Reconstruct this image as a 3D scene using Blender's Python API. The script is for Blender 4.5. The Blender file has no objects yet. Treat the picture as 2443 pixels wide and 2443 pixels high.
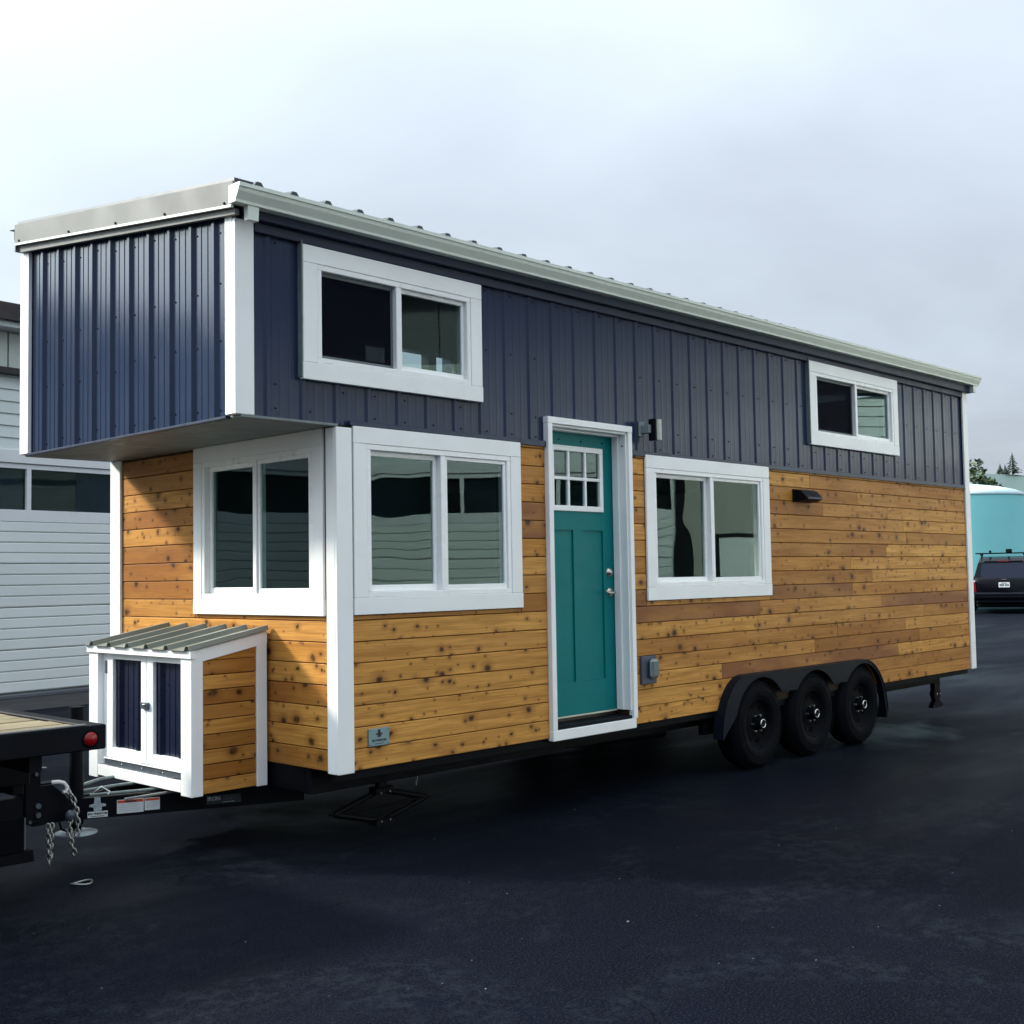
import bpy, bmesh, math, random
from mathutils import Matrix, Vector
random.seed(11)
SC = bpy.context.scene
COL = SC.collection

# ------------------------------------------------------------------ camera
cam_d = bpy.data.cameras.new("camera"); cam = bpy.data.objects.new("camera", cam_d); COL.objects.link(cam)
R = ((0.6923054535, -0.0273012146, -0.7210879299),
     (-0.7214115888, -0.0492949427, -0.6907498304),
     (-0.0166876788, 0.9984110638, -0.0538225703))
CAM = Vector((-4.0342, -5.2123, 1.5854))
cam.matrix_world = Matrix.Translation(CAM) @ Matrix(R).to_4x4()
cam_d.sensor_width = 36.0; cam_d.lens = 36.0 * 2806.27 / 2443.0
cam_d.clip_start = 0.05; cam_d.clip_end = 4000
SC.camera = cam

# ------------------------------------------------------------------ light
SUN_TRAVEL = Vector((0.60, -1.0, -0.66)).normalized()
to_sun = -SUN_TRAVEL
SUN_EL = math.asin(to_sun.z); SUN_AZ = math.atan2(to_sun.x, to_sun.y)
w = bpy.data.worlds.new("World"); SC.world = w; w.use_nodes = True
nt = w.node_tree; nt.nodes.clear()
def wn(t, **k):
    n = nt.nodes.new(t)
    for a, b in k.items(): setattr(n, a, b)
    return n
def wmath(op, a, b=None, clamp=False):
    n = wn('ShaderNodeMath', operation=op, use_clamp=clamp)
    for i, x in enumerate((a, b)):
        if x is None: continue
        if isinstance(x, (int, float)): n.inputs[i].default_value = x
        else: nt.links.new(x, n.inputs[i])
    return n.outputs[0]
out = wn('ShaderNodeOutputWorld'); bg = wn('ShaderNodeBackground'); nt.links.new(bg.outputs[0], out.inputs[0])
sky = wn('ShaderNodeTexSky', sky_type='NISHITA', sun_disc=False, sun_elevation=SUN_EL, sun_rotation=SUN_AZ)
sky.air_density = 1.0; sky.dust_density = 2.0
tc = wn('ShaderNodeTexCoord')
sep = wn('ShaderNodeSeparateXYZ'); nt.links.new(tc.outputs['Generated'], sep.inputs[0])
zc = wmath('MAXIMUM', sep.outputs[2], 0.0)
# project the view direction on a flat cloud deck for the cloud pattern
den = wmath('ADD', zc, 0.22)
cx = wmath('DIVIDE', sep.outputs[0], den); cy = wmath('DIVIDE', sep.outputs[1], den)
cmb = wn('ShaderNodeCombineXYZ'); nt.links.new(cx, cmb.inputs[0]); nt.links.new(cy, cmb.inputs[1])
nz = wn('ShaderNodeTexNoise'); nz.inputs['Scale'].default_value = 0.95; nz.inputs['Detail'].default_value = 7; nz.inputs['Roughness'].default_value = 0.52; nz.inputs['Distortion'].default_value = 0.35
nt.links.new(cmb.outputs[0], nz.inputs['Vector'])
nfac = wn('ShaderNodeMapRange'); nfac.inputs[1].default_value = 0.3; nfac.inputs[2].default_value = 0.7
nt.links.new(nz.outputs['Fac'], nfac.inputs[0])
dot = wn('ShaderNodeVectorMath', operation='DOT_PRODUCT'); nt.links.new(tc.outputs['Generated'], dot.inputs[0]); dot.inputs[1].default_value = to_sun
d0 = wmath('MAXIMUM', dot.outputs['Value'], 0.0)
glow = wmath('ADD', wmath('MULTIPLY', wmath('POWER', d0, 2.0), 0.60), wmath('MULTIPLY', wmath('POWER', d0, 18.0), 8.0))   # thin-cloud aureole round the veiled sun
base = wmath('ADD', wmath('ADD', wmath('ADD', wmath('MULTIPLY', zc, 0.9), wmath('MULTIPLY', wmath('POWER', zc, 3.0), 0.9)), 0.52), wmath('MULTIPLY', nfac.outputs[0], 0.30))
lum = wmath('ADD', base, glow)
tint = wn('ShaderNodeMix', data_type='RGBA')
tint.inputs[6].default_value = (3.28, 3.66, 4.22, 1); tint.inputs[7].default_value = (3.66, 4.22, 4.42, 1)
tf = wmath('ADD', wmath('MULTIPLY', nfac.outputs[0], 0.3), wmath('MULTIPLY', glow, 1.5), clamp=True)
nt.links.new(tf, tint.inputs[0])
cl = wn('ShaderNodeVectorMath', operation='SCALE'); nt.links.new(tint.outputs[2], cl.inputs[0]); nt.links.new(lum, cl.inputs['Scale'])
mixs = wn('ShaderNodeMix', data_type='RGBA'); mixs.inputs[0].default_value = 0.93
nt.links.new(sky.outputs[0], mixs.inputs[6]); nt.links.new(cl.outputs[0], mixs.inputs[7])
nt.links.new(mixs.outputs[2], bg.inputs[0]); bg.inputs[1].default_value = 0.10

sl = bpy.data.lights.new("sun", 'SUN'); so = bpy.data.objects.new("sun", sl); COL.objects.link(so)
sl.energy = 2.6; sl.angle = math.radians(6.0); sl.color = (1.0, 0.93, 0.80)
so.rotation_euler = SUN_TRAVEL.to_track_quat('-Z', 'Y').to_euler()
so.location = (-20, 30, 30)

SC.view_settings.view_transform = 'Standard'; SC.view_settings.look = 'None'
SC.view_settings.gamma = 1.0; SC.view_settings.use_curve_mapping = False
SC.view_settings.exposure = 1.15

# ------------------------------------------------------------------ materials
MATS = {}
class NT:
    def __init__(s, name):
        s.m = bpy.data.materials.new(name); s.m.use_nodes = True; s.t = s.m.node_tree
        s.b = s.t.nodes['Principled BSDF']; s.L = s.t.links.new
        s.tc = s.t.nodes.new('ShaderNodeTexCoord'); s.oi = s.t.nodes.new('ShaderNodeObjectInfo')
    def n(s, t, **k):
        q = s.t.nodes.new(t)
        for a, b in k.items(): setattr(q, a, b)
        return q
    def set(s, sock, v):
        if isinstance(v, bpy.types.NodeSocket): s.L(v, sock)
        elif v is not None: sock.default_value = v
    def math(s, op, a, b=None, clamp=False):
        q = s.n('ShaderNodeMath', operation=op, use_clamp=clamp); s.set(q.inputs[0], a); s.set(q.inputs[1], b); return q.outputs[0]
    def vec(s, scale=(1, 1, 1), rnd=True, src='Object'):
        mp = s.n('ShaderNodeMapping'); s.L(s.tc.outputs[src], mp.inputs[0]); mp.inputs['Scale'].default_value = scale
        if rnd:
            sc = s.n('ShaderNodeVectorMath', operation='SCALE'); cb = s.n('ShaderNodeCombineXYZ')
            for i, k in enumerate((57.3, 31.7, 83.1)): s.L(s.math('MULTIPLY', s.oi.outputs['Random'], k), cb.inputs[i])
            s.L(cb.outputs[0], mp.inputs['Location'])
        return mp.outputs[0]
    def noise(s, vec, scale, detail=3, rough=0.5, dist=0.0):
        q = s.n('ShaderNodeTexNoise'); s.L(vec, q.inputs['Vector']); q.inputs['Scale'].default_value = scale
        q.inputs['Detail'].default_value = detail; q.inputs['Roughness'].default_value = rough; q.inputs['Distortion'].default_value = dist
        return q.outputs['Fac']
    def rng(s, v, a, b, c=0.0, d=1.0):
        q = s.n('ShaderNodeMapRange'); s.L(v, q.inputs[0])
        for i, x in enumerate((a, b, c, d)): q.inputs[i + 1].default_value = x
        return q.outputs[0]
    def mix(s, f, a, b, blend='MIX'):
        q = s.n('ShaderNodeMix', data_type='RGBA', blend_type=blend); s.set(q.inputs[0], f)
        for i, x in ((6, a), (7, b)):
            if isinstance(x, tuple): q.inputs[i].default_value = (x + (1,))[:4]
            else: s.L(x, q.inputs[i])
        return q.outputs[2]
    def bump(s, h, strength=0.2, dist=0.01):
        q = s.n('ShaderNodeBump'); s.L(h, q.inputs['Height']); q.inputs['Strength'].default_value = strength; q.inputs['Distance'].default_value = dist
        s.L(q.outputs[0], s.b.inputs['Normal'])

def paint(name, c, rough=0.5, var=0.10, metal=0.0, nscale=3.0, bump=0.0, bscale=40, spec=0.5, dirt=0.0):
    t = NT(name); v = t.vec()
    n = t.noise(v, nscale, 4, 0.6); lo = tuple(x * (1 - var) for x in c); hi = tuple(min(1, x * (1 + var)) for x in c)
    col = t.mix(t.rng(n, 0.3, 0.7), lo, hi)
    if dirt:
        g = t.noise(v, nscale * 4, 6, 0.7); col = t.mix(t.math('MULTIPLY', t.rng(g, 0.52, 0.75), dirt), col, tuple(x * 0.45 for x in c))
    t.L(col, t.b.inputs['Base Color'])
    t.L(t.rng(t.noise(v, nscale * 3, 3), 0.3, 0.7, rough * 0.85, min(1, rough * 1.15)), t.b.inputs['Roughness'])
    t.b.inputs['Metallic'].default_value = metal; t.b.inputs['Specular IOR Level'].default_value = spec
    if bump: t.bump(t.noise(v, bscale, 4, 0.6), bump, 0.004)
    MATS[name] = t.m; return t.m

def wood(name, tones, rough=0.42, knots=True, scale=1.0, dk=(0.26, 0.096, 0.017), lt=(0.76, 0.40, 0.095), fn=(0.18, 0.065, 0.013)):
    """stained cedar: long grain along the object's x axis, knots, tone per board"""
    t = NT(name)
    rnd = t.oi.outputs['Random']
    ramp = t.n('ShaderNodeValToRGB'); t.L(rnd, ramp.inputs[0]); e = ramp.color_ramp
    for i, (p, c) in enumerate(tones):
        el = e.elements[i] if i < 2 else e.elements.new(p)
        el.position = p; el.color = c + (1,)
    v = t.vec((0.55, 1, 12.0)); v2 = t.vec((1.4, 1, 46)); v3 = t.vec((0.8, 1, 3.5))
    g = t.noise(v, 2.6 * scale, 6, 0.6, 0.6); f = t.noise(v2, 3.0 * scale, 3, 0.6); big = t.noise(v3, 1.6, 3, 0.5)
    col = t.mix(t.rng(g, 0.35, 0.70, 0.0, 0.66), ramp.outputs[0], dk, 'MIX')
    col = t.mix(t.rng(big, 0.46, 0.74, 0.0, 0.38), col, lt)
    col = t.mix(t.rng(f, 0.40, 0.7, 0.0, 0.42), col, fn)
    if knots:
        for sc, lo, hi, amt, thr in ((5.0, 0.05, 0.130, 0.93, 0.22), (10.0, 0.03, 0.13, 0.85, 0.55)):
            kv = t.vec((sc, 0.001, sc * 1.25))
            wob = t.n('ShaderNodeTexNoise'); t.L(kv, wob.inputs['Vector']); wob.inputs['Scale'].default_value = 2.6
            ad = t.n('ShaderNodeVectorMath', operation='MULTIPLY_ADD'); t.L(wob.outputs['Color'], ad.inputs[0]); ad.inputs[1].default_value = (0.16, 0, 0.16); t.L(kv, ad.inputs[2])
            vo = t.n('ShaderNodeTexVoronoi', voronoi_dimensions='2D'); vo.inputs['Scale'].default_value = 1.0
            sw = t.n('ShaderNodeSeparateXYZ'); t.L(ad.outputs[0], sw.inputs[0]); cb = t.n('ShaderNodeCombineXYZ'); t.L(sw.outputs[0], cb.inputs[0]); t.L(sw.outputs[2], cb.inputs[1])
            t.L(cb.outputs[0], vo.inputs['Vector']); vo.inputs['Randomness'].default_value = 0.85
            sp = t.n('ShaderNodeSeparateColor'); t.L(vo.outputs['Color'], sp.inputs[0])
            on = t.math('GREATER_THAN', sp.outputs[0], thr)
            d = t.math('DIVIDE', vo.outputs['Distance'], t.math('ADD', t.math('MULTIPLY', t.math('MULTIPLY', sp.outputs[1], sp.outputs[1]), 1.15), 0.32))
            core = t.math('MULTIPLY', t.rng(d, hi, lo), on)
            halo = t.math('MULTIPLY', t.rng(d, hi * 2.5, hi * 0.7, 0, 0.55), on)
            col = t.mix(halo, col, (0.20, 0.075, 0.018)); col = t.mix(t.math('MULTIPLY', core, amt), col, (0.030, 0.012, 0.006))
    t.L(col, t.b.inputs['Base Color'])
    t.L(t.rng(g, 0.3, 0.7, rough * 0.85, rough * 1.3), t.b.inputs['Roughness']); t.b.inputs['Specular IOR Level'].default_value = 0.18
    t.bump(f, 0.25, 0.002)
    MATS[name] = t.m; return t.m

cedar = wood('cedar', [(0.0, (0.56, 0.250, 0.044)), (1.0, (0.66, 0.320, 0.066)), (0.12, (0.30, 0.115, 0.024)), (0.32, (0.76, 0.390, 0.092)), (0.50, (0.38, 0.150, 0.030)), (0.72, (0.70, 0.350, 0.084))])
cedar_dark = wood('dark_cedar', [(0.0, (0.22, 0.085, 0.035)), (1.0, (0.25, 0.10, 0.045))])
white = paint('white_trim_paint', (0.86, 0.88, 0.88), 0.42, 0.035, dirt=0.06)
vinyl = paint('white_vinyl', (0.87, 0.88, 0.88), 0.3, 0.02)
navy = paint('navy_steel', (0.018, 0.031, 0.071), 0.20, 0.08, nscale=1.2, dirt=0.03, spec=0.24, bump=0.08, bscale=3)
boxnavy = paint('box_navy_steel', (0.010, 0.014, 0.033), 0.3, 0.08, spec=0.15)
rimblack = paint('rim_shadow_black', (0.0012, 0.0014, 0.002), 0.8, 0.1, spec=0.05)
navytrim = paint('navy_trim', (0.017, 0.026, 0.056), 0.4, 0.08, spec=0.25)
roofm = paint('roof_steel', (0.025, 0.029, 0.038), 0.32, 0.12)
boxroof = paint('box_roof_steel', (0.20, 0.21, 0.175), 0.34, 0.12)
clay = paint('clay_gutter', (0.66, 0.72, 0.65), 0.4, 0.05, nscale=1.0, dirt=0.10)
flash = paint('flashing_grey', (0.165, 0.172, 0.170), 0.55, 0.08, nscale=1.3, dirt=0.08, spec=0.15)
soffitm = paint('soffit_board', (0.17, 0.20, 0.205), 0.6, 0.15, dirt=0.15)
teal = paint('teal_door_paint', (0.0, 0.165, 0.170), 0.42, 0.05, bump=0.05, spec=0.15)
black = paint('black_steel', (0.0044, 0.0052, 0.0080), 0.5, 0.25, dirt=0.2, spec=0.08)
blackmat = paint('black_rubber', (0.0036, 0.0044, 0.0068), 0.75, 0.25, bump=0.2, bscale=80, spec=0.06)
fenderm = paint('fender_steel', (0.0055, 0.0085, 0.0155), 0.40, 0.2, spec=0.10)
chrome = paint('bright_metal', (0.62, 0.63, 0.62), 0.22, 0.06, metal=1.0)
zinc = paint('zinc_chain', (0.34, 0.36, 0.34), 0.35, 0.2, metal=0.9)
nickel = paint('satin_nickel', (0.50, 0.47, 0.42), 0.3, 0.05, metal=1.0)
backing = paint('dark_backing', (0.030, 0.016, 0.008), 0.9, 0.2)
interior = paint('interior_wall', (0.10, 0.10, 0.09), 0.8, 0.1)
plaquem = paint('plaque_metal', (0.20, 0.30, 0.32), 0.45, 0.1, metal=0.3)
ink = paint('dark_ink', (0.015, 0.025, 0.03), 0.6, 0.1)
decal = paint('white_decal', (0.62, 0.66, 0.68), 0.5, 0.08)
decalgrey = paint('grey_decal', (0.36, 0.42, 0.46), 0.5, 0.3, nscale=60)
decalred = paint('orange_red_decal', (0.50, 0.07, 0.02), 0.5, 0.1)
bluegrey = paint('bluegrey_plate', (0.045, 0.060, 0.095), 0.5, 0.1)
lens = paint('clear_plastic', (0.16, 0.21, 0.21), 0.18, 0.15, nscale=20)
redlens = paint('red_lens', (0.24, 0.003, 0.004), 0.25, 0.25, nscale=60)
lampglass = paint('lamp_glass', (0.40, 0.43, 0.37), 0.3, 0.1)
galv = paint('galvanised_strip', (0.080, 0.100, 0.125), 0.4, 0.25, metal=0.35, nscale=20)
deckwood = wood('weathered_deck', [(0.0, (0.30, 0.25, 0.15)), (1.0, (0.36, 0.30, 0.19)), (0.5, (0.24, 0.20, 0.13))], 0.8, knots=False, dk=(0.07, 0.055, 0.035), lt=(0.42, 0.37, 0.25), fn=(0.06, 0.05, 0.035))
gdoor = paint('garage_door_paint', (0.80, 0.84, 0.80), 0.5, 0.06, nscale=0.8, dirt=0.08)
gsiding = paint('garage_siding_paint', (0.68, 0.74, 0.71), 0.55, 0.06, nscale=0.8, dirt=0.10)
ggrey = paint('garage_grey_wall', (0.42, 0.42, 0.36), 0.7, 0.08, nscale=0.6)
gdark = paint('garage_dark_panel', (0.15, 0.17, 0.17), 0.6, 0.1)
gwhite = paint('garage_white_trim', (0.78, 0.80, 0.80), 0.5, 0.04)
clere = paint('translucent_panel', (0.55, 0.60, 0.54), 0.5, 0.08, nscale=0.7)
brownroof = paint('brown_roof', (0.030, 0.022, 0.022), 0.6, 0.2)
concrete = paint('concrete', (0.10, 0.105, 0.12), 0.85, 0.2, nscale=1.0, dirt=0.3, bump=0.2)
apron = paint('brown_apron', (0.022, 0.019, 0.020), 0.85, 0.25, nscale=0.8, dirt=0.3)
tankm = paint('teal_tank', (0.27, 0.74, 0.75), 0.5, 0.06, nscale=0.4)
tanktop_lit = paint('tank_roof_skylit', (0.55, 0.72, 0.76), 0.4, 0.05, nscale=0.5)  # paler than the wall: sky light and sheen put into the dome colour
carpaint = paint('black_car_paint', (0.003, 0.004, 0.007), 0.22, 0.1, spec=0.14)
carglass = paint('dark_car_glass', (0.010, 0.014, 0.030), 0.10, 0.05, spec=0.18)
bark = paint('bark', (0.06, 0.045, 0.035), 0.9, 0.3, nscale=8, bump=0.4)
def leafmat(name, a, b):
    t = NT(name); v = t.vec((1, 1, 1), False); n = t.noise(v, 1.8, 4, 0.6)
    g = t.n('ShaderNodeNewGeometry')
    col = t.mix(t.rng(n, 0.3, 0.7), a, b); col = t.mix(t.math('MULTIPLY', g.outputs['Random Per Island'], 0.6), col, tuple(x * 0.5 for x in a))
    t.L(col, t.b.inputs['Base Color']); t.b.inputs['Roughness'].default_value = 0.6; MATS[name] = t.m; return t.m
leaf1 = leafmat('leaf_green', (0.040, 0.075, 0.028), (0.075, 0.125, 0.045))
leaf2 = leafmat('leaf_yellow', (0.07, 0.11, 0.035), (0.12, 0.17, 0.06))
leaf3 = leafmat('leaf_dark', (0.018, 0.040, 0.028), (0.035, 0.065, 0.04))
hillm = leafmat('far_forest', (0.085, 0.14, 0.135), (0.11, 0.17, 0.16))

# glass: reflecting front, dark tint behind (no viewer tricks)
def glassmat(name, wav, tintc=(0.62, 0.70, 0.70), ior=1.60):
    t = NT(name); t.t.nodes.remove(t.b); o = t.t.nodes['Material Output']
    tr = t.n('ShaderNodeBsdfTransparent'); tr.inputs[0].default_value = tintc + (1,)
    gl = t.n('ShaderNodeBsdfGlossy'); gl.inputs['Roughness'].default_value = 0.0; gl.inputs['Color'].default_value = (0.72, 0.97, 0.96, 1)
    fr = t.n('ShaderNodeFresnel'); fr.inputs[0].default_value = ior
    mx = t.n('ShaderNodeMixShader'); gm = t.n('ShaderNodeNewGeometry'); t.L(t.math('MULTIPLY', fr.outputs[0], t.math('SUBTRACT', 1.0, gm.outputs['Backfacing'])), mx.inputs[0]); t.L(tr.outputs[0], mx.inputs[1]); t.L(gl.outputs[0], mx.inputs[2])
    t.L(mx.outputs[0], o.inputs[0])
    n = t.noise(t.vec((1, 1, 1)), 2.2, 1, 0.4)
    q = t.n('ShaderNodeBump'); t.L(n, q.inputs['Height']); q.inputs['Strength'].default_value = 1.0; q.inputs['Distance'].default_value = wav
    t.L(q.outputs[0], gl.inputs['Normal']); MATS[name] = t.m; return t.m
glass = glassmat('window_glass', 0.0026); glass_flat = glassmat('window_glass_flat', 0.0006); glass_dark = glassmat('garage_glass', 0.001, ior=1.22)
def screenmat():
    t = NT('insect_mesh'); o = t.t.nodes['Material Output']
    t.b.inputs['Base Color'].default_value = (0.004, 0.005, 0.010, 1); t.b.inputs['Roughness'].default_value = 0.8; t.b.inputs['Specular IOR Level'].default_value = 0.05
    w1 = t.n('ShaderNodeTexWave', wave_type='BANDS', bands_direction='X'); w2 = t.n('ShaderNodeTexWave', wave_type='BANDS', bands_direction='Z')
    v = t.vec((1, 1, 1), False)
    for q in (w1, w2): t.L(v, q.inputs['Vector']); q.inputs['Scale'].default_value = 120
    a = t.math('MAXIMUM', w1.outputs['Fac'], w2.outputs['Fac'])
    t.L(t.rng(a, 0.3, 0.7, 0.45, 0.95), t.b.inputs['Alpha']); MATS['insect_mesh'] = t.m; return t.m
screen = screenmat()

def asphaltmat():
    t = NT('asphalt'); v = t.vec((1, 1, 1), False)
    n1 = t.noise(v, 0.35, 5, 0.6); n2 = t.noise(v, 13.0, 6, 0.75); n3 = t.noise(v, 95.0, 3, 0.75); n4 = t.noise(v, 0.9, 4, 0.65, 0.5)
    col = t.mix(t.rng(n1, 0.35, 0.65), (0.0014, 0.0023, 0.0060), (0.0028, 0.0043, 0.0102))
    worn = t.math('MULTIPLY', t.rng(n4, 0.47, 0.60), t.rng(n2, 0.46, 0.60))
    col = t.mix(t.math('MULTIPLY', worn, 0.8), col, (0.0100, 0.0140, 0.0200))
    # fine cracks
    cv = t.n('ShaderNodeTexVoronoi', feature='DISTANCE_TO_EDGE'); wv = t.n('ShaderNodeVectorMath', operation='ADD')
    wn_ = t.n('ShaderNodeTexNoise'); t.L(v, wn_.inputs['Vector']); wn_.inputs['Scale'].default_value = 1.3; wn_.inputs['Detail'].default_value = 5
    t.L(wn_.outputs['Color'], wv.inputs[0]); t.L(v, wv.inputs[1]); t.L(wv.outputs[0], cv.inputs['Vector']); cv.inputs['Scale'].default_value = 0.42
    crack = t.math('MULTIPLY', t.rng(cv.outputs['Distance'], 0.006, 0.002), t.rng(n1, 0.48, 0.56))
    col = t.mix(t.math('MULTIPLY', crack, 0.8), col, (0.0008, 0.0010, 0.0016))
    col = t.mix(t.math('MULTIPLY', t.rng(n3, 0.52, 0.70), 0.9), col, (0.0190, 0.0245, 0.0345))
    t.L(col, t.b.inputs['Base Color'])
    # damp streaks: smoother patches stretched along the lot
    sv = t.vec((0.30, 1.0, 1), False); n5 = t.noise(sv, 0.55, 4, 0.6, 0.3)
    n6 = t.noise(t.vec((0.55, 0.9, 1), False), 0.62, 5, 0.62, 0.6)
    wet = t.rng(n6, 0.57, 0.70); r0 = t.rng(n5, 0.42, 0.66, 0.75, 0.50)
    q = t.n('ShaderNodeMix', data_type='FLOAT'); t.L(wet, q.inputs[0]); t.L(r0, q.inputs[2]); q.inputs[3].default_value = 0.42
    t.L(q.outputs[0], t.b.inputs['Roughness'])
    t.b.inputs['Specular IOR Level'].default_value = 0.035
    t.bump(n3, 0.45, 0.006)
    MATS['asphalt'] = t.m; return t.m
asphalt = asphaltmat()

# ------------------------------------------------------------------ mesh helpers
POS = {}       # object -> position in its root's frame (for parenting)
class MB:
    def __init__(s): s.v = []; s.f = []; s.sm = []
    def add(s, vs, fs, smooth=False):
        b = len(s.v); s.v += [tuple(x) for x in vs]
        for f in fs: s.f.append(tuple(b + i for i in f)); s.sm.append(smooth)
    def box(s, x0, x1, y0, y1, z0, z1, c=0.0):
        if x0 > x1: x0, x1 = x1, x0
        if y0 > y1: y0, y1 = y1, y0
        if z0 > z1: z0, z1 = z1, z0
        lo = (x0, y0, z0); hi = (x1, y1, z1)
        c = min(c, 0.45 * min(hi[i] - lo[i] for i in range(3)))
        if c <= 0:
            vs = [(x, y, z) for x in (x0, x1) for y in (y0, y1) for z in (z0, z1)]
            s.add(vs, [(0, 1, 3, 2), (4, 6, 7, 5), (0, 4, 5, 1), (2, 3, 7, 6), (0, 2, 6, 4), (1, 5, 7, 3)]); return
        bm = bmesh.new()
        r = bmesh.ops.create_cube(bm, size=1.0)
        for q in r['verts']: q.co = Vector([lo[i] + (q.co[i] + 0.5) * (hi[i] - lo[i]) for i in range(3)])
        bmesh.ops.bevel(bm, geom=bm.edges[:], offset=c, segments=1, affect='EDGES', profile=0.5)
        bm.verts.index_update()
        s.add([q.co[:] for q in bm.verts], [[q.index for q in f.verts] for f in bm.faces]); bm.free()
    def prism(s, prof, lo, hi, fn, caps=True, closed=True, smooth=False):
        """prof = 2-D points, extruded lo..hi; fn(a,b,t)->xyz"""
        n = len(prof); vs = [fn(a, b, lo) for a, b in prof] + [fn(a, b, hi) for a, b in prof]
        m = n if closed else n - 1
        fs = [(i, (i + 1) % n, n + (i + 1) % n, n + i) for i in range(m)]
        s.add(vs, fs, smooth)
        if caps and closed: s.add(vs, [tuple(range(n))[::-1], tuple(range(n, 2 * n))])
    def cyl(s, p0, p1, r0, r1=None, n=16, caps=True):
        r1 = r0 if r1 is None else r1
        p0 = Vector(p0); p1 = Vector(p1); d = (p1 - p0).normalized()
        a = d.orthogonal().normalized(); b = d.cross(a)
        vs = [];
        for p, r in ((p0, r0), (p1, r1)):
            for i in range(n):
                t = 2 * math.pi * i / n; vs.append(p + a * (r * math.cos(t)) + b * (r * math.sin(t)))
        s.add(vs, [(i, (i + 1) % n, n + (i + 1) % n, n + i) for i in range(n)], True)
        if caps: s.add(vs, [tuple(range(n))[::-1], tuple(range(n, 2 * n))])
    def tube(s, pts, r, n=8, closed=False):
        pts = [Vector(p) for p in pts]; rings = []; m = len(pts)
        up = None
        for i, p in enumerate(pts):
            d = (pts[(i + 1) % m] - pts[i - 1]) if closed else (pts[min(i + 1, m - 1)] - pts[max(i - 1, 0)])
            d.normalize()
            a = d.orthogonal().normalized() if up is None else (up - d * up.dot(d)).normalized()
            up = a; b = d.cross(a)
            rings.append([p + a * (r * math.cos(2 * math.pi * k / n)) + b * (r * math.sin(2 * math.pi * k / n)) for k in range(n)])
        vs = [q for rg in rings for q in rg]; fs = []
        for i in range(m if closed else m - 1):
            j = (i + 1) % m
            for k in range(n): fs.append((i * n + k, i * n + (k + 1) % n, j * n + (k + 1) % n, j * n + k))
        s.add(vs, fs, True)
        if not closed: s.add(vs, [tuple(range(n))[::-1], tuple(range((m - 1) * n, m * n))])
    def lathe(s, prof, c, axis='y', n=40, smooth=True):
        """prof: list of (radius, offset along axis), open"""
        c = Vector(c); A = {'x': Vector((1, 0, 0)), 'y': Vector((0, 1, 0)), 'z': Vector((0, 0, 1))}[axis]
        a = A.orthogonal().normalized(); b = A.cross(a); m = len(prof)
        vs = [c + A * o + a * (r * math.cos(2 * math.pi * k / n)) + b * (r * math.sin(2 * math.pi * k / n)) for r, o in prof for k in range(n)]
        s.add(vs, [(i * n + k, i * n + (k + 1) % n, (i + 1) * n + (k + 1) % n, (i + 1) * n + k) for i in range(m - 1) for k in range(n)], smooth)
    def build(s, name, mat, parent=None, label=None, kind=None, rz=None, recalc=True, center=True):
        vs = s.v; me = bpy.data.meshes.new(name)
        if center:
            c = Vector([(min(v[i] for v in vs) + max(v[i] for v in vs)) / 2 for i in range(3)])
        else: c = Vector((0, 0, 0))
        if rz: M = Matrix.Rotation(-rz, 3, 'Z'); vv = [M @ (Vector(v) - c) for v in vs]
        else: vv = [Vector(v) - c for v in vs]
        me.from_pydata(vv, [], s.f); me.polygons.foreach_set('use_smooth', s.sm)
        if recalc:
            bm = bmesh.new(); bm.from_mesh(me); bmesh.ops.recalc_face_normals(bm, faces=bm.faces[:]); bm.to_mesh(me); bm.free()
        me.materials.append(mat); me.update()
        o = bpy.data.objects.new(name, me); COL.objects.link(o)
        POS[o] = c
        if parent: o.parent = parent; o.location = c - POS[parent]
        else: o.location = c
        if rz: o.rotation_euler = (0, 0, rz)
        if label: o['label'] = label
        if kind: o['kind'] = kind
        return o
def thing(name, label, cat, loc=(0, 0, 0), rz=0.0, group=None, local=False):
    o = bpy.data.objects.new(name, None); COL.objects.link(o); o.location = loc; o.rotation_euler = (0, 0, rz); o.empty_display_size = 0.2
    o['label'] = label; o['category'] = cat
    if group: o['group'] = group
    POS[o] = Vector((0, 0, 0)) if local else Vector(loc); return o
def tag(o, label, cat, group=None):
    o['label'] = label; o['category'] = cat
    if group: o['group'] = group
    return o
def B(x0, x1, y0, y1, z0, z1, c=0.0):
    m = MB(); m.box(x0, x1, y0, y1, z0, z1, c); return m
def text(body, size, mat, parent, origin, xdir, updir, extrude=0.001, name='lettering', align='CENTER', bold=0.0):
    cu = bpy.data.curves.new(name, 'FONT'); cu.body = body; cu.size = size; cu.extrude = extrude; cu.align_x = align; cu.align_y = 'CENTER'; cu.offset = bold
    cu.resolution_u = 3
    tmp = bpy.data.objects.new('tmp', cu); COL.objects.link(tmp)
    dg = bpy.context.evaluated_depsgraph_get(); me = bpy.data.meshes.new_from_object(tmp.evaluated_get(dg)); bpy.data.objects.remove(tmp); bpy.data.curves.remove(cu)
    x = Vector(xdir).normalized(); u = Vector(updir).normalized(); n = x.cross(u)
    M = Matrix((x, u, n)).transposed(); o = Vector(origin)
    me.transform(M.to_4x4()); me.materials.clear(); me.materials.append(mat)
    ob = bpy.data.objects.new(name, me); COL.objects.link(ob); POS[ob] = o
    ob.parent = parent; ob.location = o - POS[parent]; return ob

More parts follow.
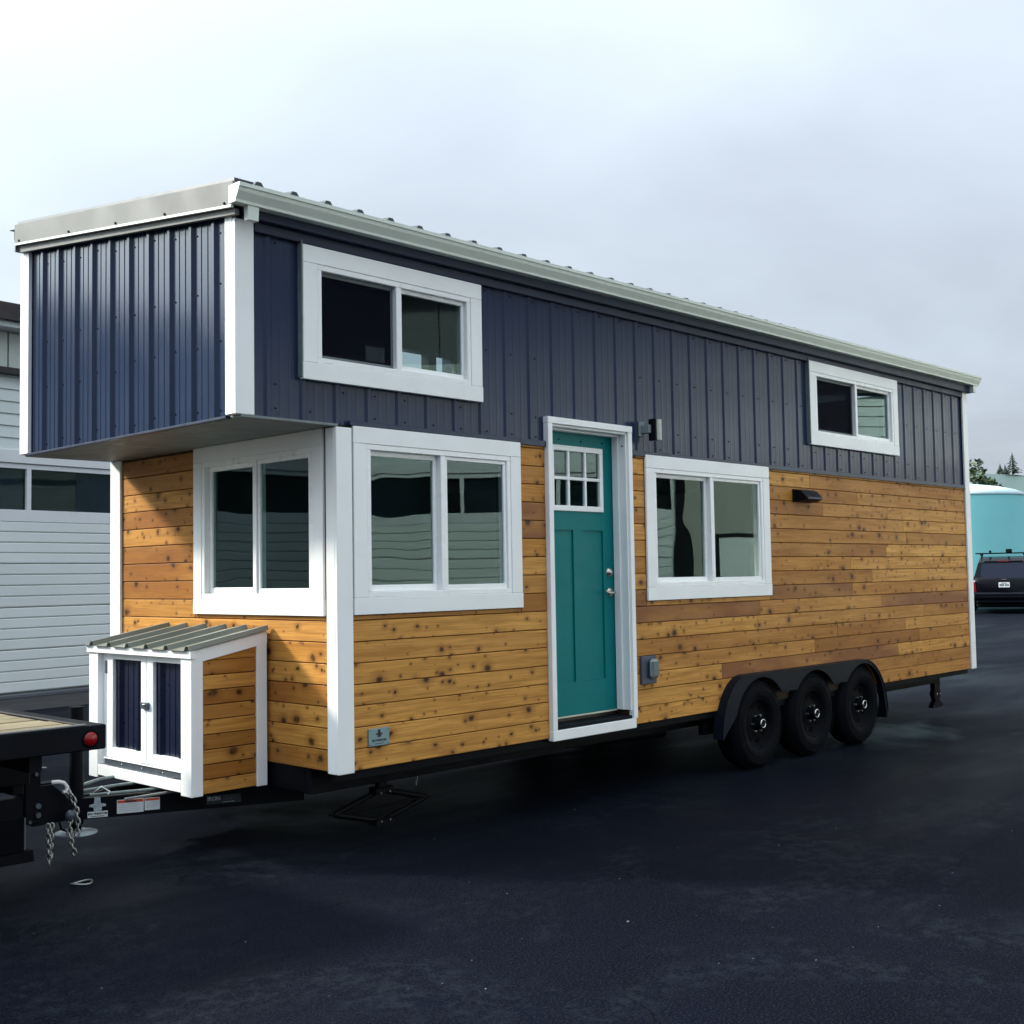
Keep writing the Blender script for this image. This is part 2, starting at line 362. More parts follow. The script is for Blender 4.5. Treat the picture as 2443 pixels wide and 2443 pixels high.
# ------------------------------------------------------------------ the setting
m = MB(); gx = (-700, 16, 20, 30, 35, 40, 900); gzv = (0, 0, .03, .16, .20, .21, .21)
m.add([(x, y, z) for x, z in zip(gx, gzv) for y in (-700, 900)], [(2 * i, 2 * i + 2, 2 * i + 3, 2 * i + 1) for i in range(len(gx) - 1)], True)
g = m.build('ground', asphalt, None, kind='structure', recalc=False)
# ridge of the wooded hill far off
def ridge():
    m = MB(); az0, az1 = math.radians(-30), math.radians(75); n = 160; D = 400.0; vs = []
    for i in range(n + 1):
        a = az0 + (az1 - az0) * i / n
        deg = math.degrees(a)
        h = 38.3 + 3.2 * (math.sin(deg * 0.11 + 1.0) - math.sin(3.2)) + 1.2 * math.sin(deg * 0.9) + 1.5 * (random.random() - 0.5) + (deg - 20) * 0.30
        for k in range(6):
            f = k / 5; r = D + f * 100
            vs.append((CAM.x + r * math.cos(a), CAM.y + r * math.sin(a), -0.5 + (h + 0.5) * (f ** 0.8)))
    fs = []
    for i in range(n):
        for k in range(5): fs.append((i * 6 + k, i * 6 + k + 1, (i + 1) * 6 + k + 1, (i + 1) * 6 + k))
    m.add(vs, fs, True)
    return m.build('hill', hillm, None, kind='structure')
ridge()

# ------------------------------------------------------------------ tiny house
W = 2.59; L = 8.588; D = 0.648
ZB, ZM, ZS, ZT = 0.51, 2.46, 2.451, 3.477
house = thing('tiny_house', 'long navy metal and cedar tiny house on a triple axle trailer with a teal door', 'tiny house', (0, 0, 0))

sidemap = lambda a, d, z: (a, d, z)
frontmap = lambda a, d, z: (d, -a, z)
ohmap = lambda a, d, z: (-D + d, -a, z)
def mbox(m, fn, a0, a1, d0, d1, z0, z1, c=0.0):
    p = fn(a0, d0, z0); q = fn(a1, d1, z1)
    m.box(p[0], q[0], p[1], q[1], p[2], q[2], c)

def wall_with_holes(a0, a1, z0, z1, holes, d0, d1, fn):
    m = MB(); xs = sorted({a0, a1} | {h[0] for h in holes} | {h[1] for h in holes}); xs = [x for x in xs if a0 <= x <= a1]
    for x, y in zip(xs, xs[1:]):
        mid = (x + y) / 2; cuts = sorted([(h[2], h[3]) for h in holes if h[0] < mid < h[1]]); z = z0
        for c0, c1 in cuts:
            if c0 > z: mbox(m, fn, x, y, d0, d1, z, c0)
            z = max(z, c1)
        if z < z1: mbox(m, fn, x, y, d0, d1, z, z1)
    return m
WIN = {'w1': (-.226, 1.148, 2.673, 3.419), 'w2': (.123, 1.499, 1.377, 2.446), 'w3': (2.827, 4.512, 1.385, 2.453), 'w4': (5.206, 6.9, 2.69, 3.435)}
DOOR = (1.75, 2.653, 0.505, 2.64)
F0 = (-1.492, -.127, 1.373, 2.434)
ins = lambda r, k=.085: (r[0] + k, r[1] - k, r[2] + k, r[3] - k)
sideholes = [ins(r) for r in WIN.values()] + [(1.79, 2.613, 0.505, 2.60)]
lower = [h for h in sideholes if h[2] < 2.4]; upper = [h for h in sideholes]
FARW = (2.20, 3.22, 2.95, 3.572)
# structural walls (dark, behind the cladding)
wall_with_holes(0.0201, L - 0.02, ZB + .01, 3.46, sideholes, .036, .15, sidemap).build('side_wall', backing, house)
wall_with_holes(-D + .03, 0.0199, ZS + .004, 3.46, [ins(WIN['w1'])], .036, .15, sidemap).build('overhang_side_wall', backing, house)
wall_with_holes(-W + .02, -.1502, ZB + .01, ZS - .002, [ins(F0)], .036, .12, frontmap).build('front_wall', backing, house)
m = MB(); m.prism([(.1502, ZS + .004), (W - .02, ZS + .004), (W - .02, 3.90), (.1502, 3.58)], -D + .05, -D + .12, lambda a, b, t: (t, a, b)); m.build('overhang_front_wall', backing, house)
wall_with_holes(.04, L - .02, ZB, 3.9, [FARW], W - .12, W - .002, sidemap).build('far_wall', navy, house)
B(-D + .02, .0401, W - .12, W - .003, ZS, 3.9).build('overhang_far_wall', navy, house)
B(L - .12, L - .021, .151, W - .121, ZB, 3.56).build('rear_wall', navy, house)
B(.05, L - .13, .16, W - .13, ZB + .05, ZB + .16).build('floor', paint('dark_floor', (0.05, 0.035, 0.025), 0.5), house)
# inner lining: closed dim room
m = MB(); m = wall_with_holes(.122, L - .13, .68, 3.74, [FARW], W - .16, W - .13, sidemap); m.box(L - .16, L - .13, .17, W - .17, .68, 3.44)
m.box(2.9, 2.95, 1.0, W - .17, .68, 2.3); m.box(4.75, 4.8, .17, W - .17, .68, 2.3)
m.build('interior_lining', interior, house)
m = MB(); m.prism([(.155, 3.44), (W - .13, 3.75), (W - .13, 3.78), (.155, 3.47)], -D + .13, L - .13, lambda a, b, t: (t, a, b)); m.build('ceiling', interior, house)
m = MB(); m.box(2.95, 3.04, W - .12, W - .02, 2.9505, 3.5715); m.build('far_window_mullion', black, house)
B(-D + .13, 1.9, .16, W - .17, ZS + .01, ZS + .06).build('loft_floor', MATS['dark_floor'], house)
B(4.8, L - .17, .16, W - .17, ZS + .01, ZS + .06).build('loft_floor', MATS['dark_floor'], house)

# ---- planks
PITCH = (2.421 - ZB) / 16
plank_mesh = {}
def plank(parent, a0, a1, z0, z1, fn, mat=cedar, rot=None, name='plank', d0=.018, d1=.034):
    if a1 - a0 < .012 or z1 - z0 < .01: return
    j = random.uniform(-.0012, .0012)
    m = MB(); mbox(m, fn, a0 + .0008, a1 - .0008, d0 + j, d1 + j, z0 + .0022, z1 - .0022, .0032)
    return m.build(name, mat, parent, rz=rot)
def fender_x(z):   # outline of the fender at height z -> cladding stops there
    q = lambda z0: math.sqrt(max(0.0, 1 - max(0.0, min(1.0, (z - z0) / (.768 - z0))) ** 2))
    return 4.02 - .37 * q(.292) + .012, 5.955 + .44 * q(.262) - .012
BREAKS = {0: [5.207], 1: [6.059], 2: [6.674, 5.425], 4: [7.059], 8: [5.927], 11: [6.972, 5.619], 13: [3.77, 6.80], 10: [4.3, 7.4], 6: [5.9]}
for k in range(-1, 16):
    zt = 2.421 - PITCH * k; zb = zt - PITCH
    if k == -1: zt = ZM - .002; zb = 2.421
    ivs = [(0.112, L - .118)]
    for key in ('w2', 'w3'):
        r = WIN[key]
        if r[2] < zt - .03 and r[3] > zb + .01: ivs = [q for a, b in ivs for q in ((a, min(b, r[0] - .001)), (max(a, r[1] + .001), b)) if q[1] - q[0] > .01]
    ivs = [q for a, b in ivs for q in ((a, min(b, DOOR[0] - .001)), (max(a, DOOR[1] + .001), b)) if q[1] - q[0] > .01]
    if zb < .74:
        fl, fr = fender_x(zb + .003); fl2, fr2 = fender_x(zt - .003); ivs = [q for a, b in ivs for q in ((a, min(b, fl)), (max(a, fr), b)) if q[1] - q[0] > .01]
    for key in ('w2', 'w3'):
        r = WIN[key]
        if r[2] < zt - .03 and zb < r[2] - .008: plank(house, r[0] - .001, r[1] + .001, zb, r[2], sidemap)
    for a, b in ivs:
        br = [x for x in BREAKS.get(k, []) if a + .05 < x < b - .05]; x = a; cuts = []
        if not br:
            while b - x > 2.9: x += random.uniform(1.5, 2.9); cuts.append(x)
        else: cuts = sorted(br)
        e = [a] + [c for c in cuts if c < b - .2] + [b]
        # boards partly hidden by a window casing keep their full height; rip where needed
        for p, q in zip(e, e[1:]):
            z_lo, z_hi = zb, zt
            for key in ('w2', 'w3'):
                r = WIN[key]
                if p < r[1] and q > r[0] and zb < r[2] < zt: z_hi = min(z_hi, r[2])
            if zb < .74 and (q == fl or p == fr):
                pl_ = p if q == fl else fr; ql = fl if q == fl else q; ph = p if q == fl else fr2; qh = fl2 if q == fl else q
                mm = MB(); mm.prism([(pl_ + .001, zb + .0022), (ql, zb + .0022), (qh, zt - .0022), (ph + .001, zt - .0022)], .018, .034, lambda a_, b_, t_: (a_, t_, b_)); mm.build('plank', cedar, house)
            elif k == 13 and 3.7 < p < 3.8: plank(house, p, q, z_lo, z_hi, sidemap, cedar_dark)
            else: plank(house, p, q, z_lo, z_hi, sidemap, cedar if random.random() > .05 else cedar_dark)
for k in range(-1, 16):
    zt = 2.421 - PITCH * k; zb = zt - PITCH
    if k == -1: zt = ZS - .002; zb = 2.421
    ivs = [(-W + .145, -.112)]
    if F0[2] < zt - .03 and F0[3] > zb + .01: ivs = [(-W + .145, F0[0] - .001), (F0[1] + .001, -.112)]
    for a, b in ivs:
        e = [a, b] if (b - a < 1.5 or random.random() < .6) else [a, a + random.uniform(.7, 1.6), b]
        for p, q in zip(e, e[1:]):
            z_hi = F0[2] if (p < F0[1] and q > F0[0] and zb < F0[2] < zt) else zt
            plank(house, p, q, zb, z_hi, frontmap, rot=-math.pi / 2)
    if len(ivs) == 2 and zb < F0[2]: plank(house, F0[0] - .001, F0[1] + .001, zb, F0[2], frontmap, rot=-math.pi / 2)

# ---- ribbed steel cladding
P9 = 0.2286
def rib_profile(a0, a1, c0, pitch=P9, h=.019, hw=.030, tw=.012, minor=.0035):
    pts = [(a0, 0)]; k = math.floor((a0 - c0) / pitch) - 1
    while True:
        c = c0 + k * pitch
        if c - hw > a1: break
        seq = [(c - hw, 0), (c - tw, h), (c + tw, h), (c + hw, 0)]
        for f in ((.36, .64) if minor else ()):
            mm = c + pitch * f; seq += [(mm - .012, 0), (mm - .006, minor), (mm + .006, minor), (mm + .012, 0)]
        pts += [q for q in seq if a0 < q[0] < a1]; k += 1
    pts.append((a1, 0)); pts.sort(); return pts
def panel(parent, a0, a1, z0, z1, c0, fn, base, holes=(), mat=navy, name='siding_panel', ztop=None, minor=.0035, h=.019, hw=.030):
    pr = rib_profile(a0, a1, c0, minor=minor, h=h, hw=hw); m = MB(); xs = set(p[0] for p in pr)
    for h in holes:
        for x in h[:2]:
            if a0 < x < a1: xs.add(x)
    def hat(x):
        for (p, q), (r, s) in zip(pr, pr[1:]):
            if p <= x <= r: return q + (s - q) * ((x - p) / (r - p) if r > p else 0)
        return 0
    xs = sorted(xs)
    for x, y in zip(xs, xs[1:]):
        mid = (x + y) / 2; cuts = sorted((h[2], h[3]) for h in holes if h[0] < mid < h[1]); z = z0
        hx, hy = hat(x), hat(y)
        segs = []
        for c0_, c1_ in cuts:
            if c0_ > z: segs.append((z, c0_, None))
            z = max(z, c1_)
        segs.append((z, z1, ztop))
        for s0, s1, zt in segs:
            t0 = zt(x) if zt else s1; t1 = zt(y) if zt else s1
            if t0 - s0 < .003: continue
            m.add([fn(x, base - hx, s0), fn(y, base - hy, s0), fn(y, base - hy, t1), fn(x, base - hx, t0)], [(0, 1, 2, 3)])
    if not m.v: return None
    return m.build(name, mat, parent, recalc=False)
ups = [ins(WIN['w1'], .03), ins(WIN['w4'], .03), (DOOR[0] + .01, DOOR[1] - .01, 2.3, 2.625)]
x = -D + .118; edges = [x]
nx = 5.285 - .114 - 6 * 4 * P9 + 0
nx = 5.171 - 6.0 * .9144
while nx < x + .05: nx += .9144
while nx < L - .13: edges.append(nx); nx += .9144
edges.append(L - .118)
for a, b in zip(edges, edges[1:]):
    if a < 0 < b:
        panel(house, a, b, ZM - .012, 3.47, 5.285, sidemap, .030, ups, minor=.0010, h=.012, hw=.027)
    else: panel(house, a, b, ZM - .012, 3.47, 5.285, sidemap, .030, ups, minor=.0010, h=.012, hw=.027)
zroof = lambda y: 3.600 + (y + .06) * .1265      # underside line of the roof edge
a = -W + .13
while a < -.118 - .01:
    b = min(a + .9144, -.118)
    panel(house, a, b, ZS - .004, 3.46, -2.29 + P9 * 0, ohmap, .030, (), ztop=lambda q: zroof(-q) - .09)
    a = b
# screws on the steel
m = MB()
for k in range(-30, 20):
    c = 5.285 + k * P9 + .05
    if -.52 < c < L - .13:
        for z in (2.50, 2.63, 3.40):
            if random.random() < .85: m.cyl((c, .034, z + random.uniform(-.006, .006)), (c, .023, z), .0055, .004, 6)
        if not (DOOR[0] < c < DOOR[1] or WIN['w4'][0] < c < WIN['w4'][1] or c < 1.2): m.cyl((c, .034, 3.02), (c, .023, 3.02), .0055, .004, 6)
for k in range(11):
    y = 2.29 - k * P9 - .045
    if .13 < y < 2.44:
        for z in (2.50, 2.86, 3.16, 3.42):
            zz = z + random.uniform(-.02, .02) + (y * .12 if z > 3.3 else 0); m.cyl((-D + .034, y, zz), (-D + .023, y, zz), .0055, .004, 6)
m.build('siding_screws', black, house, kind='stuff')
# base flashing under the steel
for a_, b_, z_ in ((.10, 1.5005, 2.4475), (1.501, DOOR[0] - .002, 2.436), (DOOR[1] + .002, 2.8255, 2.436), (2.826, 4.513, 2.4545), (4.5135, L - .118, 2.436)):
    B(a_, b_, .001, .0165, z_, ZM + .014, .002).build('steel_base_trim', navy, house)
# soffit of the overhang
B(-D + .036, .018, .004, W - .004, ZS - .016, ZS - .003).build('soffit', soffitm, house)
B(-D + .004, -D + .034, .10, W - .10, ZS - .020, ZS - .005, .002).build('overhang_drip_trim', navytrim, house)
B(.0185, .0300, .118, W - .142, 2.4215, 2.433).build('cedar_top_strip', backing, house)

# ---- white corner trims
def corner(fn_boxes, name='corner_trim'):
    m = MB()
    for b in fn_boxes: m.box(*b, .003)
    return m.build(name, white, house)
corner([(0, .112, 0, .020, ZB - .006, ZS - .020), (0, .020, .0205, .100, ZB - .006, ZS - .0205)])
corner([(-D, -D + .116, 0, .028, ZS - .004, ZT), (-D, -D + .028, .0285, .100, ZS - .0035, ZT + .02)])
corner([(-D, -D + .026, W - .125, W, ZS - .006, 3.80), (-D + .0265, -D + .13, W - .02, W + .004, ZS - .006, 3.80)])
corner([(0, .020, W - .142, W, ZB, ZS - .018), (.0205, .12, W - .015, W + .006, ZB, ZS - .018)])
corner([(L - .115, L, 0, .020, ZB - .004, ZT + .01), (L - .02, L + .004, .0205, .12, ZB - .004, ZT + .01)])

# ---- windows
def window(r, fn, mat_l=glass, mat_r=glass_flat, scr=False, front=0.0, split=.5, trimout=0.0):
    a0, a1, z0, z1 = r; tb = .097
    fr = MB()
    i0, i1, j0, j1 = a0 + tb, a1 - tb, z0 + tb, z1 - tb
    fw = .032; d0, d1 = front + .003, .085
    mbox(fr, fn, i0, i1, d0, d1, j0, j0 + fw, .003); mbox(fr, fn, i0, i1, d0, d1, j1 - fw, j1, .003)
    mbox(fr, fn, i0, i0 + fw, d0 + .0005, d1, j0 + fw, j1 - fw, .003); mbox(fr, fn, i1 - fw, i1, d0 + .0005, d1, j0 + fw, j1 - fw, .003)
    mid = i0 + (i1 - i0) * split
    mbox(fr, fn, mid - .017, mid + .023, d0 + .001, d1 - .01, j0 + fw, j1 - fw, .003)
    w_ = fr.build('window', vinyl, house)
    for k, (p, q, s, t) in enumerate(((a0, a1, z1 - tb, z1), (a0 - .003, a1 + .003, z0, z0 + tb), (a0, a0 + tb, z0 + tb, z1 - tb), (a1 - tb, a1, z0 + tb, z1 - tb))):
        b = MB(); mbox(b, fn, p + .0006, q - .0006, front - (.0012 if k == 1 else 0), .0175, s + .0006, t - .0006, .0022); b.build('casing_board', white, w_)
    # left sliding sash sits deeper than the fixed right light
    for (p, q, dd, sw, gm) in ((i0 + fw, mid - .017, .040, .030, mat_l), (mid + .023, i1 - fw, .014, .024, mat_r)):
        s = MB(); e = .0006
        mbox(s, fn, p + e, q - e, dd, dd + .03, j0 + fw, j0 + fw + sw * 1.25, .003); mbox(s, fn, p + e, q - e, dd, dd + .03, j1 - fw - sw, j1 - fw, .003)
        mbox(s, fn, p + e, p + sw, dd + .0004, dd + .03, j0 + fw + sw * 1.25, j1 - fw - sw, .003); mbox(s, fn, q - sw, q - e, dd + .0004, dd + .03, j0 + fw + sw * 1.25, j1 - fw - sw, .003)
        s.build('sash', vinyl, w_)
        gl = MB(); mbox(gl, fn, p + sw - .004, q - sw + .004, dd + .012, dd + .0155, j0 + fw + sw, j1 - fw - sw + .004); gl.build('pane', gm, w_)
    if scr:
        s = MB(); p, q = i0 + fw, mid - .017
        for bx in ((p, q, j0 + fw, j0 + fw + .022), (p, q, j1 - fw - .022, j1 - fw), (p, p + .018, j0 + fw + .022, j1 - fw - .022), (q - .018, q, j0 + fw + .022, j1 - fw - .022)):
            mbox(s, fn, bx[0] + .001, bx[1] - .001, .022, .033, bx[2] + .0004, bx[3] - .0004, .002)
        s.build('screen_frame', paint('screen_frame', (0.10, 0.13, 0.14), 0.5), w_)
        s = MB(); mbox(s, fn, p + .012, q - .012, .027, .0275, j0 + fw + .012, j1 - fw - .012); s.build('insect_screen', screen, w_)
    # small weep hole covers on the bottom rail
    for aa in (i0 + .06, i1 - .10):
        s = MB(); mbox(s, fn, aa, aa + .035, d0 - .003, d0 + .002, j0 + .008, j0 + .014, .001); s.build('weep_cover', vinyl, w_)
    return w_
w1 = window(WIN['w1'], sidemap, scr=True, front=-.014); w1['label'] = 'large upper window with a dark insect screen, near the roof overhang'
w2 = window(WIN['w2'], sidemap); w2['label'] = 'window beside the white corner post'
w3 = window(WIN['w3'], sidemap); w3['label'] = 'wide window right of the teal door'
w4 = window(WIN['w4'], sidemap, scr=True, front=-.014); w4['label'] = 'small upper window near the rear end'
w0 = window(F0, frontmap); w0['label'] = 'front window under the overhang'
# galvanised side returns of the upper casings
for r in (WIN['w1'], WIN['w4']):
    B(r[0] - .008, r[0] - .001, -.012, .028, r[2] + .01, r[3] + .02, .001).build('casing_flashing', lens, house)

# ---- door
dx0, dx1, dz0, dz1 = DOOR; SL = .125
m = MB()
m.box(dx0, dx0 + .045, -.016, .0295, dz0 + .055, dz1 - .045, .003); m.box(dx1 - .045, dx1, -.016, .0295, dz0 + .055, dz1 - .045, .003)
m.box(dx0 - .002, dx1 + .002, -.0172, .0295, dz1 - .0447, dz1, .003)
m.box(dx0 + .0455, dx0 + .060, .002, .20, dz0 + .115, dz1 - .06); m.box(dx1 - .060, dx1 - .0455, .002, .20, dz0 + .115, dz1 - .06)
m.box(dx0 + .0455, dx1 - .0455, .0025, .20, dz1 - .0597, dz1 - .0452)
m.box(dx1 - .074, dx1 - .0605, .062, .118, dz0 + .115, dz1 - .0602, .002); m.box(dx0 + .0605, dx0 + .074, .062, .118, dz0 + .115, dz1 - .0602, .002); m.box(dx0 + .0745, dx1 - .0745, .062, .118, dz1 - .074, dz1 - .0602, .002)
m.build('door_frame', white, house)
B(dx0 - .001, dx1 - .02, -.017, .030, dz0 - .012, dz0 + .0545, .003).build('door_sill_board', white, house)
m = MB(); m.box(dx0 + .046, dx1 - .046, .0, .20, dz0 + .055, dz0 + .078, .004); m.build('door_threshold', black, house)
B(dx0 + .061, dx1 - .061, SL - .006, SL + .004, dz0 + .106, dz0 + .117, .001).build('door_sweep', paint('brass_sweep', (0.55, 0.60, 0.50), 0.4, metal=.4), house)
X0, X1 = dx0 + .062, dx1 - .062; Z0, Z1 = dz0 + .12, dz1 - .064
LX0, LX1, LZ0, LZ1 = 1.925, 2.462, 2.035, 2.465
PA = ((1.925, 2.148, .845, 1.893), (2.256, 2.470, .845, 1.893))
m = MB()
m.box(X0, LX0, SL, SL + .045, Z0, Z1, .001); m.box(2.470, X1, SL, SL + .045, Z0, Z1, .001)
m.box(LX0, 2.470, SL + .0001, SL + .045, LZ1, Z1); m.box(LX0, 2.470, SL + .0001, SL + .045, 1.893, LZ0); m.box(LX0, 2.470, SL + .0001, SL + .045, Z0, .845); m.box(2.148, 2.256, SL + .0001, SL + .045, .8451, 1.8929)
m.box(LX1, 2.470, SL + .0002, SL + .045, LZ0, LZ1)
door = m.build('door', teal, house)
for p in PA:
    q = MB(); q.box(p[0], p[1], SL + .012, SL + .04, p[2], p[3]); q.build('door_panel', teal, door)
m = MB(); bw = .026
m.box(LX0 - .012, LX1 + .012, SL - .012, SL + .02, LZ0 - .012, LZ0 + bw, .003); m.box(LX0 - .012, LX1 + .012, SL - .012, SL + .02, LZ1 - bw, LZ1 + .012, .003)
m.box(LX0 - .012, LX0 + bw, SL - .0115, SL + .02, LZ0 + bw, LZ1 - bw, .003); m.box(LX1 - bw, LX1 + .012, SL - .0115, SL + .02, LZ0 + bw, LZ1 - bw, .003)
for i in (1, 2):
    xx = LX0 + (LX1 - LX0) * i / 3; m.box(xx - .011, xx + .011, SL - .009, SL + .018, LZ0 + bw, LZ1 - bw, .003)
zz = (LZ0 + LZ1) / 2; m.box(LX0 + bw, LX1 - bw, SL - .0085, SL + .017, zz - .011, zz + .011, .003)
m.build('lite_grille', white, door)
for i in range(3):
    for j in range(2):
        xa = LX0 + bw + (LX1 - LX0 - 2 * bw) * i / 3; xb = LX0 + bw + (LX1 - LX0 - 2 * bw) * (i + 1) / 3; za = LZ0 + bw if j == 0 else zz; zb_ = zz if j == 0 else LZ1 - bw
        B(xa + .001, xb - .001, SL + .006, SL + .009, za + .001, zb_ - .001).build('pane', glass_flat, door)
# lever and deadbolt
m = MB(); hx, hz = 2.532, 1.455
m.lathe([(.0, -.016), (.022, -.016), (.031, -.008), (.033, 0)], (hx, SL, hz), 'y', 24); m.cyl((hx, SL - .01, hz), (hx, SL - .052, hz), .010)
m.tube([(hx, SL - .05, hz), (hx - .025, SL - .056, hz - .002), (hx - .06, SL - .054, hz - .006), (hx - .09, SL - .050, hz + .003), (hx - .105, SL - .05, hz + .010)][::1], .0085, 10)
m.build('door_lever', nickel, door)
m = MB(); m.lathe([(.0, -.024), (.018, -.024), (.022, -.012), (.031, -.008), (.033, 0)], (hx, SL, 1.595), 'y', 24); m.build('deadbolt', nickel, door)

# ---- roof, fascia, gutter
roof_t = lambda y: 3.628 + (y + .09) * .1265
pr = rib_profile(-D - .035, L + .06, -.555, pitch=.2255, h=.030, hw=.036, tw=.014, minor=0)
m = MB(); ys = (-.085, W + .10)
m.prism(pr, ys[0], ys[1], lambda a, h, t: (a, t, roof_t(t) + h + .006), closed=False)
m.prism(pr, ys[0], ys[1], lambda a, h, t: (a, t, roof_t(t) + h + .003), closed=False)
m.prism([(p[0], p[1]) for p in pr], -.0852, -.0848, lambda a, h, t: (a, t, roof_t(t) + (h + .006 if t > -.085 else -.004)), closed=False)
m.build('roof_sheet', roofm, house, recalc=False)
m = MB(); m.prism([(-.060, -.06), (W + .08, -.06), (W + .08, 0), (-.060, 0)], -D - .01, L + .03, lambda a, b, t: (t, a, roof_t(a) + b)); m.build('roof_deck', backing, house)
# end cap of ribs seen above the gutter at the front
# rake fascia on the overhang front
m = MB(); rk = lambda y, off: 3.640 + (y + .045) * .1325 + off
m.prism([(-.050, -.118), (W - .035, -.122), (W - .035, .008), (-.050, .008)], -D - .050, -D - .041, lambda a, b, t: (t, a, rk(a, 0) + b)); m.prism([(-.050, 0), (W - .035, 0), (W - .035, .0075), (-.050, .0075)], -D - .0405, -D + .13, lambda a, b, t: (t, a, rk(a, 0) + b))
m.build('rake_flashing', flash, house)
m = MB(); m.prism([(-.050, .0085), (W - .035, .0085), (W - .035, .030), (-.050, .030)], -D - .036, -D + .125, lambda a, b, t: (t, a, rk(a, 0) + b)); m.build('roof_edge_cap', roofm, house)
m = MB(); m.prism([(-.050, -.130), (W - .035, -.134), (W - .035, -.1222), (-.050, -.1182)], -D - .058, -D - .040, lambda a, b, t: (t, a, rk(a, 0) + b)); m.build('rake_drip_edge', white, house)
m = MB(); m.prism([(-.046, -.162), (W - .035, -.178), (W - .035, -.1345), (-.046, -.1305)], -D - .030, -D - .004, lambda a, b, t: (t, a, rk(a, 0) + b)); m.build('rake_board', flash, house)
m = MB(); m.prism([(W - .0345, -.175), (W - .02, -.175), (W - .02, .008), (W - .0345, .008)], -D - .050, -D + .3, lambda a, b, t: (t, a, rk(W - .035, 0) + b)); m.build('rake_end_cap', flash, house)
m = MB(); m.prism([(-.058, -.118), (-.0505, -.118), (-.0505, .008), (-.058, .008)], -D - .050, -D + .05, lambda a, b, t: (t, a, rk(-.05, 0) + b)); m.build('rake_end_cap', flash, house)
for y in (.02, .62, 1.18, 1.78, 2.50):
    m = MB(); m.cyl((-D - .0495, y, rk(y, -.105)), (-D - .058, y, rk(y, -.105)), .009, .006, 8); m.build('rake_screw', black, house)
# eave: navy soffit strip and fascia
m = MB(); m.box(-D + .118, L - .118, -.004, .028, 3.425, 3.4775, .003); m.build('eave_trim', navytrim, house)
m = MB(); m.box(-D + .03, L + .02, -.048, .034, 3.478, 3.60, .003); m.build('eave_fascia', navytrim, house)
# K-style gutter in three lengths, falling slightly to the front
gp = [(-.050, .092), (-.050, .002), (-.112, 0), (-.114, .014), (-.124, .030), (-.138, .052), (-.144, .072), (-.152, .074), (-.152, .094), (-.143, .094), (-.138, .080), (-.058, .080), (-.056, .092)]
gz = lambda x: 3.522 + (x + .7) * .0032
for a, b in ((-D - .068, -.53), (-.528, 2.56), (2.562, 5.62), (5.622, 8.12), (8.122, L + .055)):
    m = MB(); m.prism(gp, a, b, lambda p, q, t: (t, p, gz(t) + q)); m.build('gutter', clay, house)
for a in (-D - .0705, L + .0555):
    m = MB(); m.prism(gp[:9] + [(-.143, .094), (-.056, .094)], a, a + .002, lambda p, q, t: (t, p, gz(t) + q)); m.build('gutter_end_cap', white if a < 0 else clay, house)
for a, b in ((-.53, .0), (2.56, 0), (5.62, 0), (8.12, 0)):
    m = MB(); m.prism([(p - (.0012 if p < -.06 else 0), q - (.0012 if q < .02 else 0)) for p, q in gp[1:9]] , a - .006, a + .006, lambda p, q, t: (t, p, gz(t) + q), closed=False); m.build('gutter_joint', clay, house)
for xx in (-D + .045, L - .03):
    m = MB(); z = gz(xx)
    m.prism([(-.034, -.020), (.034, -.020), (.034, .020), (-.034, .020)], z - .0005, z - .075, lambda p, q, t: (xx + p * (1 - (z - t) * 1.2), -.085 + q * (1 - (z - t) * 1.2), t)); m.build('gutter_outlet', clay, house)

# ---- fittings on the side
m = MB(); m.box(2.755, 2.812, -.006, .012, 2.578, 2.688, .003); m.box(2.775, 2.825, -.075, -.006, 2.60, 2.66, .004)
wl = m.build('wall_light', paint('lamp_plate', (0.22, 0.27, 0.28), 0.4), house)
m = MB(); m.box(2.802, 2.826, -.112, -.050, 2.545, 2.703, .004); m.build('lamp_back', black, wl)
m = MB(); m.cyl((2.850, -.085, 2.549), (2.850, -.085, 2.699), .040, n=24); m.build('lamp_shade', lampglass, wl)
m = MB(); m.box(2.722, 2.897, -.004, .016, .787, .988, .003)
of = m.build('outlet', bluegrey, house)
m = MB(); m.box(2.790, 2.882, -.046, -.0045, .825, .965, .018); m.build('outlet_cover', lens, of)
m = MB(); m.box(2.805, 2.867, -.0475, -.0462, .842, .948, .0006); m.build('cover_rim', paint('cover_grey', (0.09, 0.12, 0.13), 0.3), of)
# hooded vent
m = MB(); m.box(4.905, 5.215, .0, .017, 2.175, 2.285, .002)
pf = [(.0, 2.281), (-.055, 2.270), (-.105, 2.215), (-.105, 2.195), (-.06, 2.180), (.0, 2.180)]
m.prism(pf, 4.925, 5.195, lambda a, b, t: (t, a, b)); vent = m.build('vent_hood', black, house)
m = MB(); m.box(4.935, 5.185, -.115, -.1055, 2.196, 2.214, .001); m.build('vent_flap', navytrim, vent)
